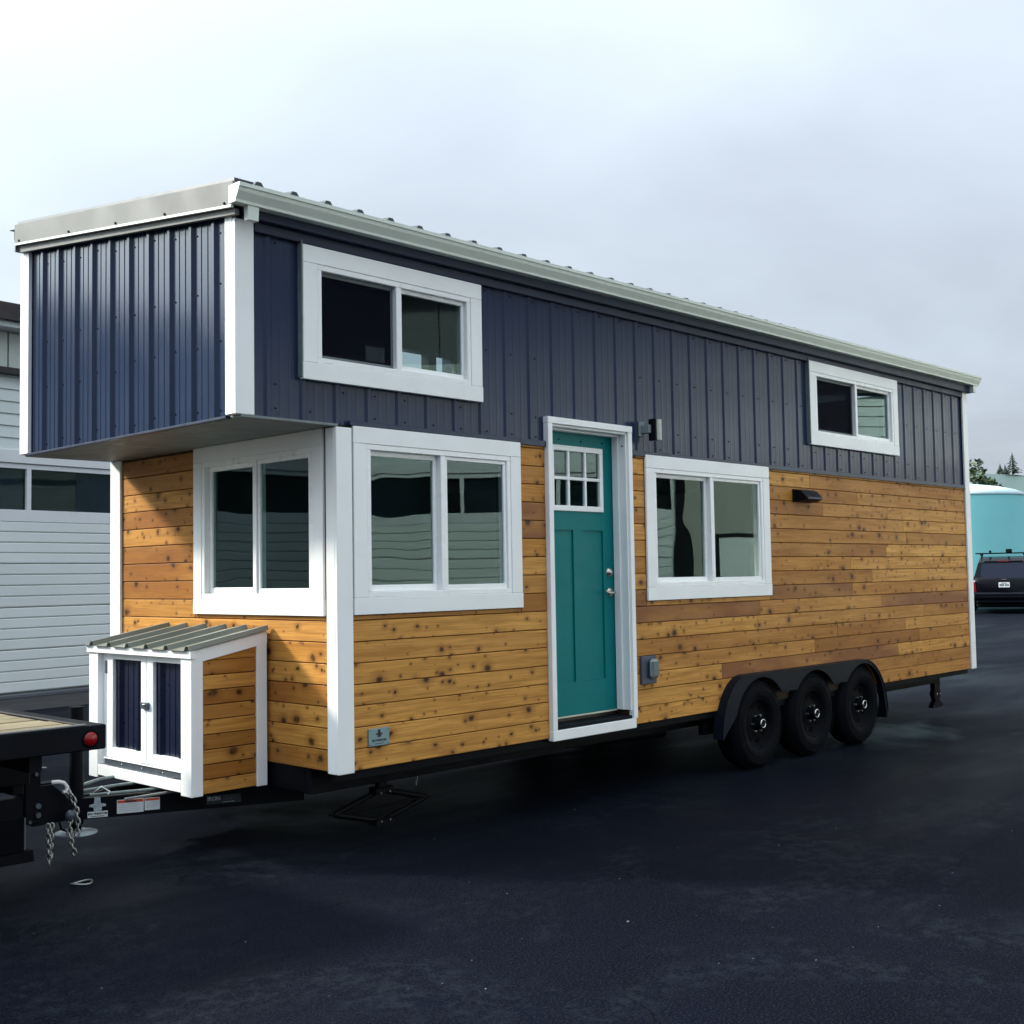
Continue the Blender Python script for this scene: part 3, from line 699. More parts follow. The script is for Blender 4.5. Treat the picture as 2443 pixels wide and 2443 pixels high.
# maker's plaque
m = MB(); m.box(.219, .370, .008, .0165, .633, .733, .002); pl = m.build('plaque', plaquem, house)
m = MB()
for px in (.229, .360):
    for pz in (.642, .724): m.cyl((px, .009, pz), (px, .006, pz), .003, n=8)
m.build('plaque_screw', ink, pl)
def hat_logo(par, cxyz, xd, ud, s, mat, nd=.001):
    m = MB(); c = Vector(cxyz); x = Vector(xd).normalized(); u = Vector(ud).normalized(); n = x.cross(u)
    def poly(pts): m.prism(pts, 0, nd, lambda a, b, t: c + x * (a * s) + u * (b * s) + n * t)
    poly([(-.26, .12), (.24, .12), (.20, .62), (-.24, .66)])
    poly([(-.62 * math.cos(i * math.pi / 8) + .0, .06 + .10 * math.sin(i * math.pi / 8)) for i in range(9)] + [(.62 * math.cos(i * math.pi / 8), -.06 - .06 * math.sin(i * math.pi / 8)) for i in range(9)])
    poly([(-.30, -.10), (.30, -.10), (.32, -.34), (.18, -.46), (.02, -.40), (-.15, -.48), (-.30, -.36)])
    return m.build('hat_emblem', mat, par)
hat_logo(pl, (.295, .0078, .700), (1, 0, 0), (0, 0, 1), .040, ink)
text('BIG FREEDOM', .0165, ink, pl, (.295, .0075, .664), (1, 0, 0), (0, 0, 1), .0005, bold=.0006)
B(.262, .328, .0072, .0079, .6445, .6475).build('print_line', ink, pl)

# ---- trailer: frame, A-frame tongue, fender, wheels
m = MB()
m.box(.03, L - .25, .30, .36, .36, ZB - .004, .004); m.box(.03, L - .25, W - .36, W - .30, .36, ZB - .004, .004)
m.box(.03, .09, .3601, W - .3601, .37, ZB - .006); m.box(L - .31, L - .25, .3601, W - .3601, .42, ZB - .006)
m.build('chassis_rail', black, house)
m = MB()
for k in range(1, 14): m.box(.09 + k * .6, .13 + k * .6, .362, W - .362, .42, ZB - .008)
m.build('cross_member', black, house)
m = MB(); m.box(.02, L - .10, .034, W - .02, ZB - .003, ZB + .008); m.box(.022, L - .12, .05, .085, ZB - .05, ZB - .0032); m.build('floor_pan', black, house)
t_ = Vector((.94, -.42, 0)).normalized(); n_ = Vector((t_.y, -t_.x, 0))
rails = []
for sgn in (1, -1):
    tt = Vector((t_.x, t_.y * sgn, 0)); nn = Vector((tt.y, -tt.x, 0)) * sgn
    o0 = Vector((-.87, 1.27 + (1.20 - 1.27) * sgn, 0)); m = MB()
    pf = [(0, .250), (0, .258), (-.052, .258), (-.052, .360), (0, .360), (0, .368), (-.06, .368), (-.06, .250)]
    pf = [(0, .250), (-.06, .250), (-.06, .368), (0, .368)]
    m.prism(pf, -.10, 1.25, lambda a, b, t: o0 + tt * t + nn * a + Vector((0, 0, b)))
    rails.append(m.build('tongue_rail', black, house))
# light edges of bars lying on the tongue
m = MB(); m.box(-.75, -.35, .95, .975, .3685, .380, .002); m.build('tongue_bar', flash, house)
m = MB(); m.tube([(-.86, 1.38, .40), (-.6, 1.55, .40), (-.2, 1.62, .40)], .012); m.tube([(-.88, 1.30, .392), (-.6, 1.34, .388), (-.2, 1.30, .388)], .010); m.tube([(-.84, 1.20, .382), (-.6, 1.12, .380), (-.15, .98, .380)], .009); m.build('cable', MATS['lens' if 'lens' in MATS else 'clear_plastic'], house)
o0 = Vector((-.87, 1.20, 0)); nn = n_; pt = lambda s, z, off=.0: o0 + t_ * s + nn * off + Vector((0, 0, z))
def decal_box(s0, s1, z0, z1, mat, par, off=.0012, name='decal'):
    m = MB(); m.prism([(s0, z0), (s1, z0), (s1, z1), (s0, z1)], .0003, off, lambda a, b, t: pt(a, b, t)); return m.build(name, mat, par)
RL = rails[0]
d1 = decal_box(.016, .124, .256, .290, decal, RL)
text('BIG FREEDOM', .0165, ink, RL, pt(.070, .2765, .0016), t_, (0, 0, 1), .0003, bold=.0007)
decal_box(.034, .106, .2608, .2642, ink, RL, .0018, 'print_line')
hat_logo(RL, pt(.070, .322, .0004), t_, (0, 0, 1), .072, decalgrey)
d2 = decal_box(.174, .320, .266, .343, decal, RL); decal_box(.177, .317, .324, .340, decalred, RL, .0018)
for i in range(5): decal_box(.182, .182 + random.uniform(.09, .13), .317 - i * .0098, .3195 - i * .0098, decalgrey, RL, .0018)
decal_box(.215, .280, .3275, .3365, ink, RL, .0024, 'print_line')
d3 = decal_box(.325, .409, .272, .342, decal, RL); decal_box(.328, .406, .326, .339, decalred, RL, .0018)
for i in range(4): decal_box(.332, .332 + random.uniform(.05, .07), .318 - i * .0105, .3205 - i * .0105, decalgrey, RL, .0018)
decal_box(.672, .872, .274, .324, ink, RL)
text('IRON', .030, decalgrey, RL, pt(.715, .304, .0018), t_, (0, 0, 1), .0003, bold=.001)
text('Eagle', .034, bluegrey, RL, pt(.812, .304, .0018), t_, (0, 0, 1), .0003)
decal_box(.765, .835, .2805, .2835, decalgrey, RL, .0018, 'print_line')
# coupler
m = MB(); m.prism([(-1.16, .255), (-.915, .262), (-.935, .33), (-.985, .405), (-1.055, .47), (-1.16, .47)], 1.205, 1.335, lambda a, b, t: (a, t, b)); m.box(-1.19, -1.0, 1.23, 1.31, .47, .478, .002); m.build('coupler', black, house)
# tongue jack
m = MB(); m.cyl((-.885, 1.27, .22), (-.885, 1.27, .88), .040, n=20); m.cyl((-.885, 1.27, .175), (-.885, 1.27, .23), .028, n=16); jk = m.build('tongue_jack', black, house)
m = MB(); m.lathe([(0, .012), (.03, .012), (.115, .002), (.118, -.006), (.10, -.006), (0, -.004)], (-.885, 1.27, .172), 'z', 28); m.build('jack_foot', decalgrey, jk)
m = MB(); m.tube([(-1.02, 1.19, .26), (-1.01, 1.19, .22), (-.97, 1.19, .20), (-.93, 1.19, .215)], .006); m.build('breakaway_cable', black, house)
m = MB(); m.tube([(-.83, 1.16, .40), (-.80, 1.14, .43), (-.76, 1.12, .40), (-.77, 1.12, .385)], .005); m.build('breakaway_clip', chrome, house)

# fender with scalloped skirt over three wheels
WX = (4.235, 5.092, 5.949); WZ = .361; TR = .361
topp = []
for i in range(13):
    t = i / 12; a = math.pi * (1 - t * .5); topp.append((4.02 + .37 * math.cos(a), .292 + (.768 - .292) * math.sin(a)))
for i in range(13):
    t = i / 12; a = math.pi * .5 * (1 - t); topp.append((5.955 + .44 * math.cos(a), .262 + (.768 - .262) * math.sin(a)))
low = [(6.385, .262)]
r_ = .395
for wx in WX[::-1]:
    for i in range(0, 21):
        a = math.radians(18 + (180 - 36) * i / 20); xx = wx + r_ * math.cos(a); zz_ = WZ - .01 + r_ * math.sin(a) * 1.0
        low.append((min(max(xx, 3.668), 6.370), zz_ - .012))
# round the dips between the arches
lowc = [(6.372, .262)] + [p for p in low[1:] if p[1] > .555 or p[0] < 3.9 or p[0] > 6.25]
lowc = [(p[0], min(p[1], .742)) for p in lowc] + [(3.668, .292)]
m = MB(); m.prism(topp + lowc, -.050, -.044, lambda a, b, t: (a, t, b)); fd = m.build('fender', fenderm, house)
m = MB()
for p, q in zip(topp, topp[1:]): m.add([(p[0], -.058, p[1]), (q[0], -.058, q[1]), (q[0], .034, q[1]), (p[0], .034, p[1]), (p[0] * 1.0, -.058, p[1] - .012), (q[0], -.058, q[1] - .012)], [(0, 1, 2, 3), (0, 1, 5, 4)])
m.build('fender_lip', fenderm, fd)
m = MB(); m.box(3.75, 6.30, .20, .24, .30, ZB - .01); m.build('wheel_well_liner', black, house)
m = MB(); m.box(6.372, 6.40, -.045, .12, .20, .30); m.build('mud_flap', blackmat, house)
def make_wheel(cx):
    y0 = -.020; w_ = .215
    m = MB(); rr = .205
    m.lathe([(.198, w_ * .5), (rr, .022), (.205, .006), (.196, .004), (.188, .030), (.172, .048), (.12, .050), (.085, .036), (.060, .034)], (cx, y0, WZ), 'y', 40)
    wh = m.build('wheel', blackmat, house)
    # spoke-style holes: eight dark ovals, raised ribs between
    for k in range(8):
        a = 2 * math.pi * k / 8 + .2; q = MB(); c = Vector((cx + .145 * math.cos(a), y0 + .0465, WZ + .145 * math.sin(a)))
        rad = Vector((math.cos(a), 0, math.sin(a))); tan = Vector((-math.sin(a), 0, math.cos(a)))
        q.prism([(.020 * math.cos(i * math.pi / 6), .028 * math.sin(i * math.pi / 6)) for i in range(12)], -.004, .002, lambda u, v, t: c + rad * u + tan * v + Vector((0, t, 0)))
        q.build('rim_slot', rimblack, wh)
    q = MB()
    prof = [(.200, .012), (.212, -.004), (.25, -.008), (.30, -.006), (.335, .012), (.352, .035), (TR, .06), (TR, .16), (.35, .19), (.30, .215), (.2, .21)]
    q.lathe(prof, (cx, y0, WZ), 'y', 56)
    for s in (.262, .318): q.lathe([(s - .004, -.0085), (s, -.0125), (s + .004, -.0085)], (cx, y0, WZ), 'y', 56)
    q.build('tyre', blackmat, wh)
    q = MB()
    for k in range(46):
        a = 2 * math.pi * k / 46; c = Vector((cx + (TR + .001) * math.cos(a), y0, WZ + (TR + .001) * math.sin(a))); rad = Vector((math.cos(a), 0, math.sin(a))); tan = Vector((-math.sin(a), 0, math.cos(a)))
        q.prism([(-.004, -.012), (.004, -.012), (.004, .012), (-.004, .012)], .04, .09, lambda u, v, t: c + rad * u + tan * v + Vector((0, t, 0)))
    q.build('tread', blackmat, wh)
    q = MB(); q.cyl((cx, y0 + .04, WZ), (cx, y0 - .028, WZ), .043, n=24); q.build('hub', black, wh)
    q = MB(); q.lathe([(.037, -.026), (.037, -.034), (.030, -.035), (.029, -.030)], (cx, y0, WZ), 'y', 28); q.build('hub_ring', chrome, wh)
    for k in range(6):
        q = MB()
        a = 2 * math.pi * k / 6; q.cyl((cx + .07 * math.cos(a), y0 + .036, WZ + .07 * math.sin(a)), (cx + .07 * math.cos(a), y0 + .012, WZ + .07 * math.sin(a)), .010, .008, 6)
        q.build('lug_nut', zinc, wh)
    return wh
whs = [make_wheel(WX[0])]
def dup(o, dx, dy=0):
    c = o.copy(); COL.objects.link(c); c.parent = o.parent; c.location = o.location + Vector((dx, dy, 0)); POS[c] = POS[o] + Vector((dx, dy, 0))
    for ch in o.children:
        d = ch.copy(); COL.objects.link(d); d.parent = c; d.location = ch.location
    return c
for x in WX[1:]: dup(whs[0], x - WX[0])
for x in WX: dup(whs[0], x - WX[0], W - .20)
for x in WX:
    m = MB(); m.cyl((x, .2, WZ), (x, W - .3, WZ), .038, n=12); m.build('axle', black, house)
# holding tank and clutter under the rear
m = MB(); m.prism([(6.45, .50), (8.30, .50), (8.30, .445), (7.75, .43), (7.55, .36), (7.25, .33), (6.45, .33)], .55, 1.5, lambda a, b, t: (a, t, b)); m.build('holding_tank', blackmat, house)
m = MB(); m.prism([(.6, .50), (2.9, .50), (2.75, .38), (.75, .38)], .9, 1.9, lambda a, b, t: (a, t, b)); m.build('holding_tank', blackmat, house)
m = MB(); m.cyl((2.75, .45, .36), (3.55, .45, .33), .045, n=12); m.cyl((3.55, .45, .30), (3.55, .45, .42), .02, n=10); m.build('drain_pipe', black, house)
m = MB(); m.box(8.05, L - .16, .28, .33, .455, .5, .002); m.build('rear_bracket', black, house)
# scissor jacks
def scissor(x, y, zt, zb, half, bolts=True):
    m = MB(); zm = (zt + zb) / 2
    for sx in (-1, 1):
        m.cyl((x + sx * .04, y, zt), (x + sx * half, y, zm), .018, n=8); m.cyl((x + sx * .04, y, zb), (x + sx * half, y, zm), .018, n=8)
    m.cyl((x - half - .03, y, zm), (x + half + .03, y, zm), .009, n=8)
    m.box(x - .07, x + .07, y - .035, y + .035, zt - .01, zt + .03, .004); m.box(x - .07, x + .07, y - .04, y + .04, zb - .03, zb + .01, .004); m.box(x - .03, x + .03, y - .02, y + .02, zt + .03, .40)
    j = m.build('scissor_jack', black, house)
    for z in (zt, zb):
        for sx in (-1, 1):
            q = MB(); q.cyl((x + sx * .035, y - .03, z), (x + sx * .035, y - .045, z), .009, .007, 8); q.build('jack_bolt', chrome, j)
scissor(.63, .40, .285, .115, .36); scissor(.63, W - .40, .285, .115, .36)
m = MB()
m.prism([(-.07, .364), (.07, .364), (.06, .30), (.085, .25), (.05, .18), (.12, .125), (.12, .105), (-.12, .105), (-.12, .125), (-.05, .18), (-.085, .25), (-.06, .30)], .28, .33, lambda a, b, t: (8.22 + a, t, b)); sj = m.build('rear_stabiliser', black, house)
for q in (8.19, 8.26):
    m = MB(); m.cyl((q, .279, .25), (q, .27, .25), .014, n=10); m.build('jack_bolt', chrome, sj)
m = MB(); m.tube([(1.12, .62, .37), (1.10, .60, .30), (1.07, .58, .24)], .006); m.build('hanging_clip', zinc, house)

# ------------------------------------------------------------------ storage box on the tongue
bx, by0, by1, bz0, bzf, bzr = -.507, .671, 1.879, .381, 1.192, 1.285
sb = thing('storage_box', 'small white framed storage box with cedar side and ribbed roof on the trailer tongue', 'storage box', (bx / 2, (by0 + by1) / 2, bz0))
slope = (bzr - bzf) / -bx; zt_ = lambda x: bzf + (x - bx) * slope
m = MB()
for q in ((bx, bx + .075, by0, by0 + .115, bz0 - .004, bzf - .04), (bx, bx + .075, by1 - .115, by1, bz0 - .004, bzf - .04), (-.075, -.004, by0, by0 + .03, bz0, bzr - .05), (-.075, -.004, by1 - .03, by1, bz0, bzr - .05)):
    B(*q, .003).build('corner_post', white, sb)
m = MB(); m.box(bx + .001, bx + .07, by0 + .1155, by1 - .1155, bz0 + .012, bz0 + .075, .003); m.build('bottom_rail', white, sb)
m = MB(); m.prism([(bx - .012, bzf - .042), (bx + .02, bzf - .042), (bx + .02, bzf + .004), (bx - .012, bzf - .002)], by0 - .010, by1 + .010, lambda a, b, t: (a, t, b)); m.build('header_board', white, sb)
for y0_, y1_ in ((by0 - .0005, by0 + .028), (by1 - .028, by1 + .0005)):
    m = MB(); m.prism([(bx + .0205, zt_(bx + .02) - .075), (-.004, bzr - .075), (-.004, bzr - .003), (bx + .0205, zt_(bx + .02) - .003)], y0_, y1_, lambda a, b, t: (a, t, b)); m.build('rake_rail', white, sb)
B(bx + .05, -.01, by1 - .02, by1 - .005, bz0 + .01, bzf - .05).build('side_panel', cedar, sb)
B(bx + .05, -.01, by0 + .02, by1 - .03, bz0 + .012, bz0 + .03).build('box_floor', backing, sb)
B(bx + .076, -.005, by0 + .022, by0 + .03, bz0 + .01, bzf - .045).build('side_backing', backing, sb)
bp = .0838
for k in range(10):
    z1_ = 1.217 - k * bp; z0_ = z1_ - bp
    if k == 0:
        m = MB(); m.prism([(bx + .076, z0_ + .002), (-.0755, z0_ + .002), (-.0755, z1_ + .03), (bx + .076, z1_ - .045)], by0 + .009, by0 + .0215, lambda a, b, t: (a, t, b)); m.build('plank', cedar, sb)
    else: plank(sb, bx + .0755, -.0755, max(z0_, bz0 + .002), z1_, sidemap, d0=by0 + .009, d1=by0 + .0215)
# recessed jambs and doors
fm = lambda a, d, z: (bx + d, -a, z)
m = MB(); mbox(m, fm, -(by1 - .1155), -(by1 - .165), .036, .065, bz0 + .08, bzf - .043, .002); m.build('door_jamb', white, sb)
DZ0, DZ1 = .508, 1.146
def boxdoor(a0, a1, w0, w1):
    m = MB(); d0, d1 = .030, .055
    mbox(m, fm, a0, w0, d0, d1, DZ0, DZ1, .003); mbox(m, fm, w1, a1, d0, d1, DZ0, DZ1, .003)
    mbox(m, fm, w0, w1, d0 + .0003, d1, DZ0, .572); mbox(m, fm, w0, w1, d0 + .0003, d1, 1.112, DZ1)
    dr = m.build('box_door', white, sb)
    pan = panel(dr, w0 - .004, w1 + .004, .568, 1.116, w0 + .05, fm, .060, mat=boxnavy, name='steel_panel')
    return dr
bd1 = boxdoor(-1.705, -1.2265, -1.630, -1.287); bd2 = boxdoor(-1.2215, -.7865, -1.145, -.800)
m = MB(); mbox(m, fm, -1.728, -1.700, .026, .034, 1.02, 1.10, .002); m.build('hinge', galv, bd1)
m = MB(); mbox(m, fm, -1.262, -1.182, .012, .0295, .832, .872, .003); lt = m.build('latch', galv, bd1)
m = MB(); mbox(m, fm, -1.235, -1.200, .006, .0118, .848, .862, .002); m.build('latch_tongue', chrome, bd1)
m = MB(); n = 24; a0_, a1_ = -1.715, -.7865
lo_ = [(a0_ + (a1_ - a0_) * i / n, .4605 + .006 * math.sin(i * .9) - (.006 if 6 < i < 18 else 0)) for i in range(n + 1)]
m.prism([(a0_, .500), (a1_, .500)] + lo_[::-1], .020, .0285, lambda a, b, t: fm(a, t, b)); gs = m.build('galvanised_sill', galv, sb)
m = MB(); mbox(m, fm, a0_, a1_, .012, .030, .5005, .506, .001); m.build('sill_edge', white, sb)
for aa in (-1.50, -1.26, -1.02):
    m = MB(); mbox(m, fm, aa, aa + .012, .016, .0199, .472, .484, .002); m.build('sill_bolt', chrome, gs)
prb = rib_profile(-by1 - .02, -by0 + .015, -by0 - .005 + .0, pitch=.2286 * .98, h=.026, hw=.030, tw=.012, minor=0)
m = MB()
rz_ = lambda x: bzf + .006 + (x - bx) * slope
m.prism(prb, bx - .028, -.002, lambda a, h, t: (t, -a, rz_(t) + h), closed=False); m.prism(prb, bx - .028, -.002, lambda a, h, t: (t, -a, rz_(t) + h - .003), closed=False)
m.build('box_roof', boxroof, sb, recalc=False)
m = MB(); m.prism([(bx + .03, -.018), (-.004, -.018), (-.004, .003), (bx + .03, .003)], by0 + .03, by1 - .03, lambda a, b, t: (a, t, rz_(a) + b - .004)); m.build('roof_board', backing, sb)

# ------------------------------------------------------------------ flatbed truck deck and hitch
tk = thing('flatbed_truck', 'black flatbed truck with weathered plank deck hitched to the tiny house trailer', 'flatbed truck', (-3.2, 1.27, 0))
ty0, ty1, tx1, tx0, tz = .19, 2.35, -1.258, -5.4, .90
m = MB(); m.box(tx0, tx1, ty0, ty0 + .075, tz - .118, tz, .006); m.box(tx0, tx1, ty1 - .075, ty1, tz - .118, tz, .006); m.box(tx1 - .085, tx1 - .0003, ty0 + .0755, ty1 - .0755, tz - .118, tz - .0005, .006); m.box(tx0, tx0 + .08, ty0 + .0755, ty1 - .0755, tz - .118, tz - .0005, .006)
fr = m.build('deck_frame', black, tk)
m = MB(); m.box(tx0 + .1, tx1 - .10, ty0 + .001, ty0 + .020, tz + .0005, tz + .010, .003); m.build('rub_rail', flash, fr)
nb = 13; bw_ = (ty1 - ty0 - .155) / nb
for i in range(nb):
    y = ty0 + .0775 + i * bw_; plank(tk, tx0 + .085, tx1 - .088 + random.uniform(-.02, 0), tz - .04, tz - .006 + random.uniform(-.004, .004), lambda a, d, z: (a, d, z), deckwood, name='deck_board', d0=y + .003, d1=y + bw_ - .003)
m = MB(); m.lathe([(0, -.012), (.028, -.012), (.034, -.004), (.034, 0)], (-1.340, ty0, .838), 'y', 28); ml = m.build('marker_light', redlens, tk)
m = MB(); m.lathe([(.034, -.006), (.042, -.006), (.045, 0)], (-1.340, ty0, .838), 'y', 28); m.build('light_bezel', blackmat, ml)
m = MB(); m.box(-5.2, -1.36, .80, .87, .56, .70, .004); m.box(-5.2, -1.36, 1.67, 1.74, .56, .70, .004)
for x in (-4.5, -3.6, -2.6, -1.6): m.box(x, x + .06, ty0 + .08, ty1 - .08, .70, tz - .1185)
m.box(-1.42, -1.36, .8705, 1.6695, .50, .70, .004); m.build('truck_chassis', black, tk)
m = MB(); m.box(-1.62, -1.15, 1.225, 1.315, .46, .55, .006); m.box(-1.21, -1.12, 1.20, 1.34, .27, .575, .006); m.box(-1.45, -1.15, 1.215, 1.325, .30, .42, .006); hr = m.build('hitch_receiver', black, tk)
for x, z, r in ((-1.139, .316, .017), (-1.139, .366, .017), (-1.185, .285, .011), (-1.15, .54, .012)):
    m = MB(); m.cyl((x, 1.2, z), (x, 1.187, z), r, r * .88, 10); m.build('hitch_bolt', galv, hr)
m = MB(); m.tube([(-1.17, 1.19, .565), (-1.13, 1.18, .575), (-1.10, 1.185, .57)], .005); m.build('hitch_pin', zinc, hr)
m = MB(); m.box(-2.2, -1.352, .885, .895, .205, .378, .003); mf = m.build('mud_guard', blackmat, tk)
m = MB(); m.box(-1.3515, -1.345, .882, .898, .205, .375, .001); m.build('guard_edge', flash, mf)
m = MB(); m.prism([(-2.2, .190), (-1.325, .212), (-1.318, .155), (-2.2, .165)], .84, .90, lambda a, b, t: (a, t, b)); m.build('step_bar', black, tk)
m = MB(); m.box(-1.50, -1.40, 1.5, 2.2, .58, .70); m.box(-1.8, -1.46, 1.2, 1.55, .60, .78, .02); m.build('spring_hanger', black, tk)
for (x, y) in ((-2.9, .33), (-2.9, 2.21)):
    s = 1 if y < 1 else -1
    m = MB(); m.lathe([(.19, .02), (.22, -.0), (.30, -.01), (.36, .03), (.385, .08), (.385, .20), (.36, .25), (.2, .25)], (x, y - .12, .385), 'y', 40); wl_ = m.build('truck_wheel', blackmat, tk)
    m = MB(); m.lathe([(0, .09), (.08, .06), (.12, .08), (.195, .03)], (x, y - .12, .385), 'y', 32); m.build('rim', black, wl_)

# chains: interlocked links
def chain(pts, name, label, link=.038, wire=.0062, hook=None):
    P = [Vector(p) for p in pts]; seg = []; tot = 0
    for a, b in zip(P, P[1:]): seg.append((a, b, tot, (b - a).length)); tot += (b - a).length
    def at(d):
        for a, b, s, l in seg:
            if d <= s + l + 1e-6: return a + (b - a) * ((d - s) / l), (b - a).normalized()
        return P[-1], (P[-1] - P[-2]).normalized()
    n = int(tot / (link * .72)); root = thing(name, label, 'chain', tuple(P[0]), group=None)
    for i in range(n):
        c, d = at((i + .5) * tot / n)
        u = d.orthogonal().normalized() if abs(d.z) < .9 else Vector((1, 0, 0)); u = (u - d * u.dot(d)).normalized(); v = d.cross(u)
        ang = (i % 2) * math.pi / 2 + .5; sd = u * math.cos(ang) + v * math.sin(ang)
        h = link / 2 - .004; r = link * .30; loop = []
        for k in range(12):
            t = 2 * math.pi * k / 12; off = h * .55 if math.cos(t) > 0 else -h * .55
            loop.append(c + d * (math.cos(t) * r + off) + sd * (math.sin(t) * r))
        m = MB(); m.tube(loop, wire, 6, closed=True); m.build('link', zinc, root)
    return root
cA = chain([(-1.00, 1.15, .445), (-.972, 1.14, .40), (-.952, 1.13, .33), (-.944, 1.125, .24), (-.952, 1.125, .185)], 'safety_chain', 'silver safety chain draped from the white hook down the coupler')
m = MB(); m.tube([(-1.075, 1.17, .488), (-1.04, 1.16, .488), (-1.015, 1.15, .480), (-.995, 1.15, .455), (-1.003, 1.148, .432), (-1.02, 1.148, .430)], .011, 10); m.build('hook', gwhite, cA)
cB = chain([(-.985, 1.13, .29), (-.995, 1.125, .20), (-.975, 1.12, .12), (-.965, 1.12, .085)], 'safety_chain', 'short silver chain dangling in front of the round jack foot')
m = MB(); m.lathe([(0, -.012), (.022, -.010), (.03, 0), (.03, .01)], (-.985, 1.125, .30), 'y', 16); m.build('shackle', galv, cB)
chain([(-1.128, 1.10, .275), (-1.126, 1.10, .17), (-1.118, 1.10, .055)], 'safety_chain', 'dark doubled chain hanging straight below the hitch, left of the others')
chain([(-1.10, 1.11, .275), (-1.108, 1.105, .17), (-1.112, 1.102, .09)], 'safety_chain', 'thin chain strand alongside the dark chain below the hitch', link=.034, wire=.0055)
# carabiner lying on the asphalt
m = MB(); cc = Vector((-1.084, .795, .008)); m.tube([cc + Vector((.050 * math.cos(t) * 1.0 + .02 * math.sin(t), -.02 * math.cos(t) + .032 * math.sin(t), .004 * math.sin(2 * t))) for t in [2 * math.pi * k / 18 for k in range(18)]], .0052, 8, closed=True)
tag(m.build('carabiner', zinc, None), 'silver carabiner lying loose on the asphalt below the chains', 'carabiner')

# bits of gravel and litter on the lot
m = MB()
pale = [(.25, -1.80), (3.2, -2.4)]
for i in range(90):
    if i < len(pale): x, y = pale[i]; s = random.uniform(.008, .012)
    else: x = random.uniform(-2.2, 5.5); y = random.uniform(-4.2, .5); s = random.uniform(.003, .007)
    vs = [(x + s * random.uniform(.6, 1) * a, y + s * random.uniform(.6, 1) * b, .001 + s * .55 * c) for a, b, c in ((-1, -.6, 0), (1, -.5, 0), (.8, .8, 0), (-.7, .9, 0), (-.3, -.2, 1), (.4, .3, .8))]
    m.add(vs, [(0, 1, 4), (1, 2, 5), (1, 5, 4), (2, 3, 5), (3, 4, 5), (3, 0, 4), (0, 3, 2, 1)])
m.build('gravel', paint('gravel', (0.09, 0.10, 0.11), 0.8, .6, nscale=1.0), None, kind='stuff')

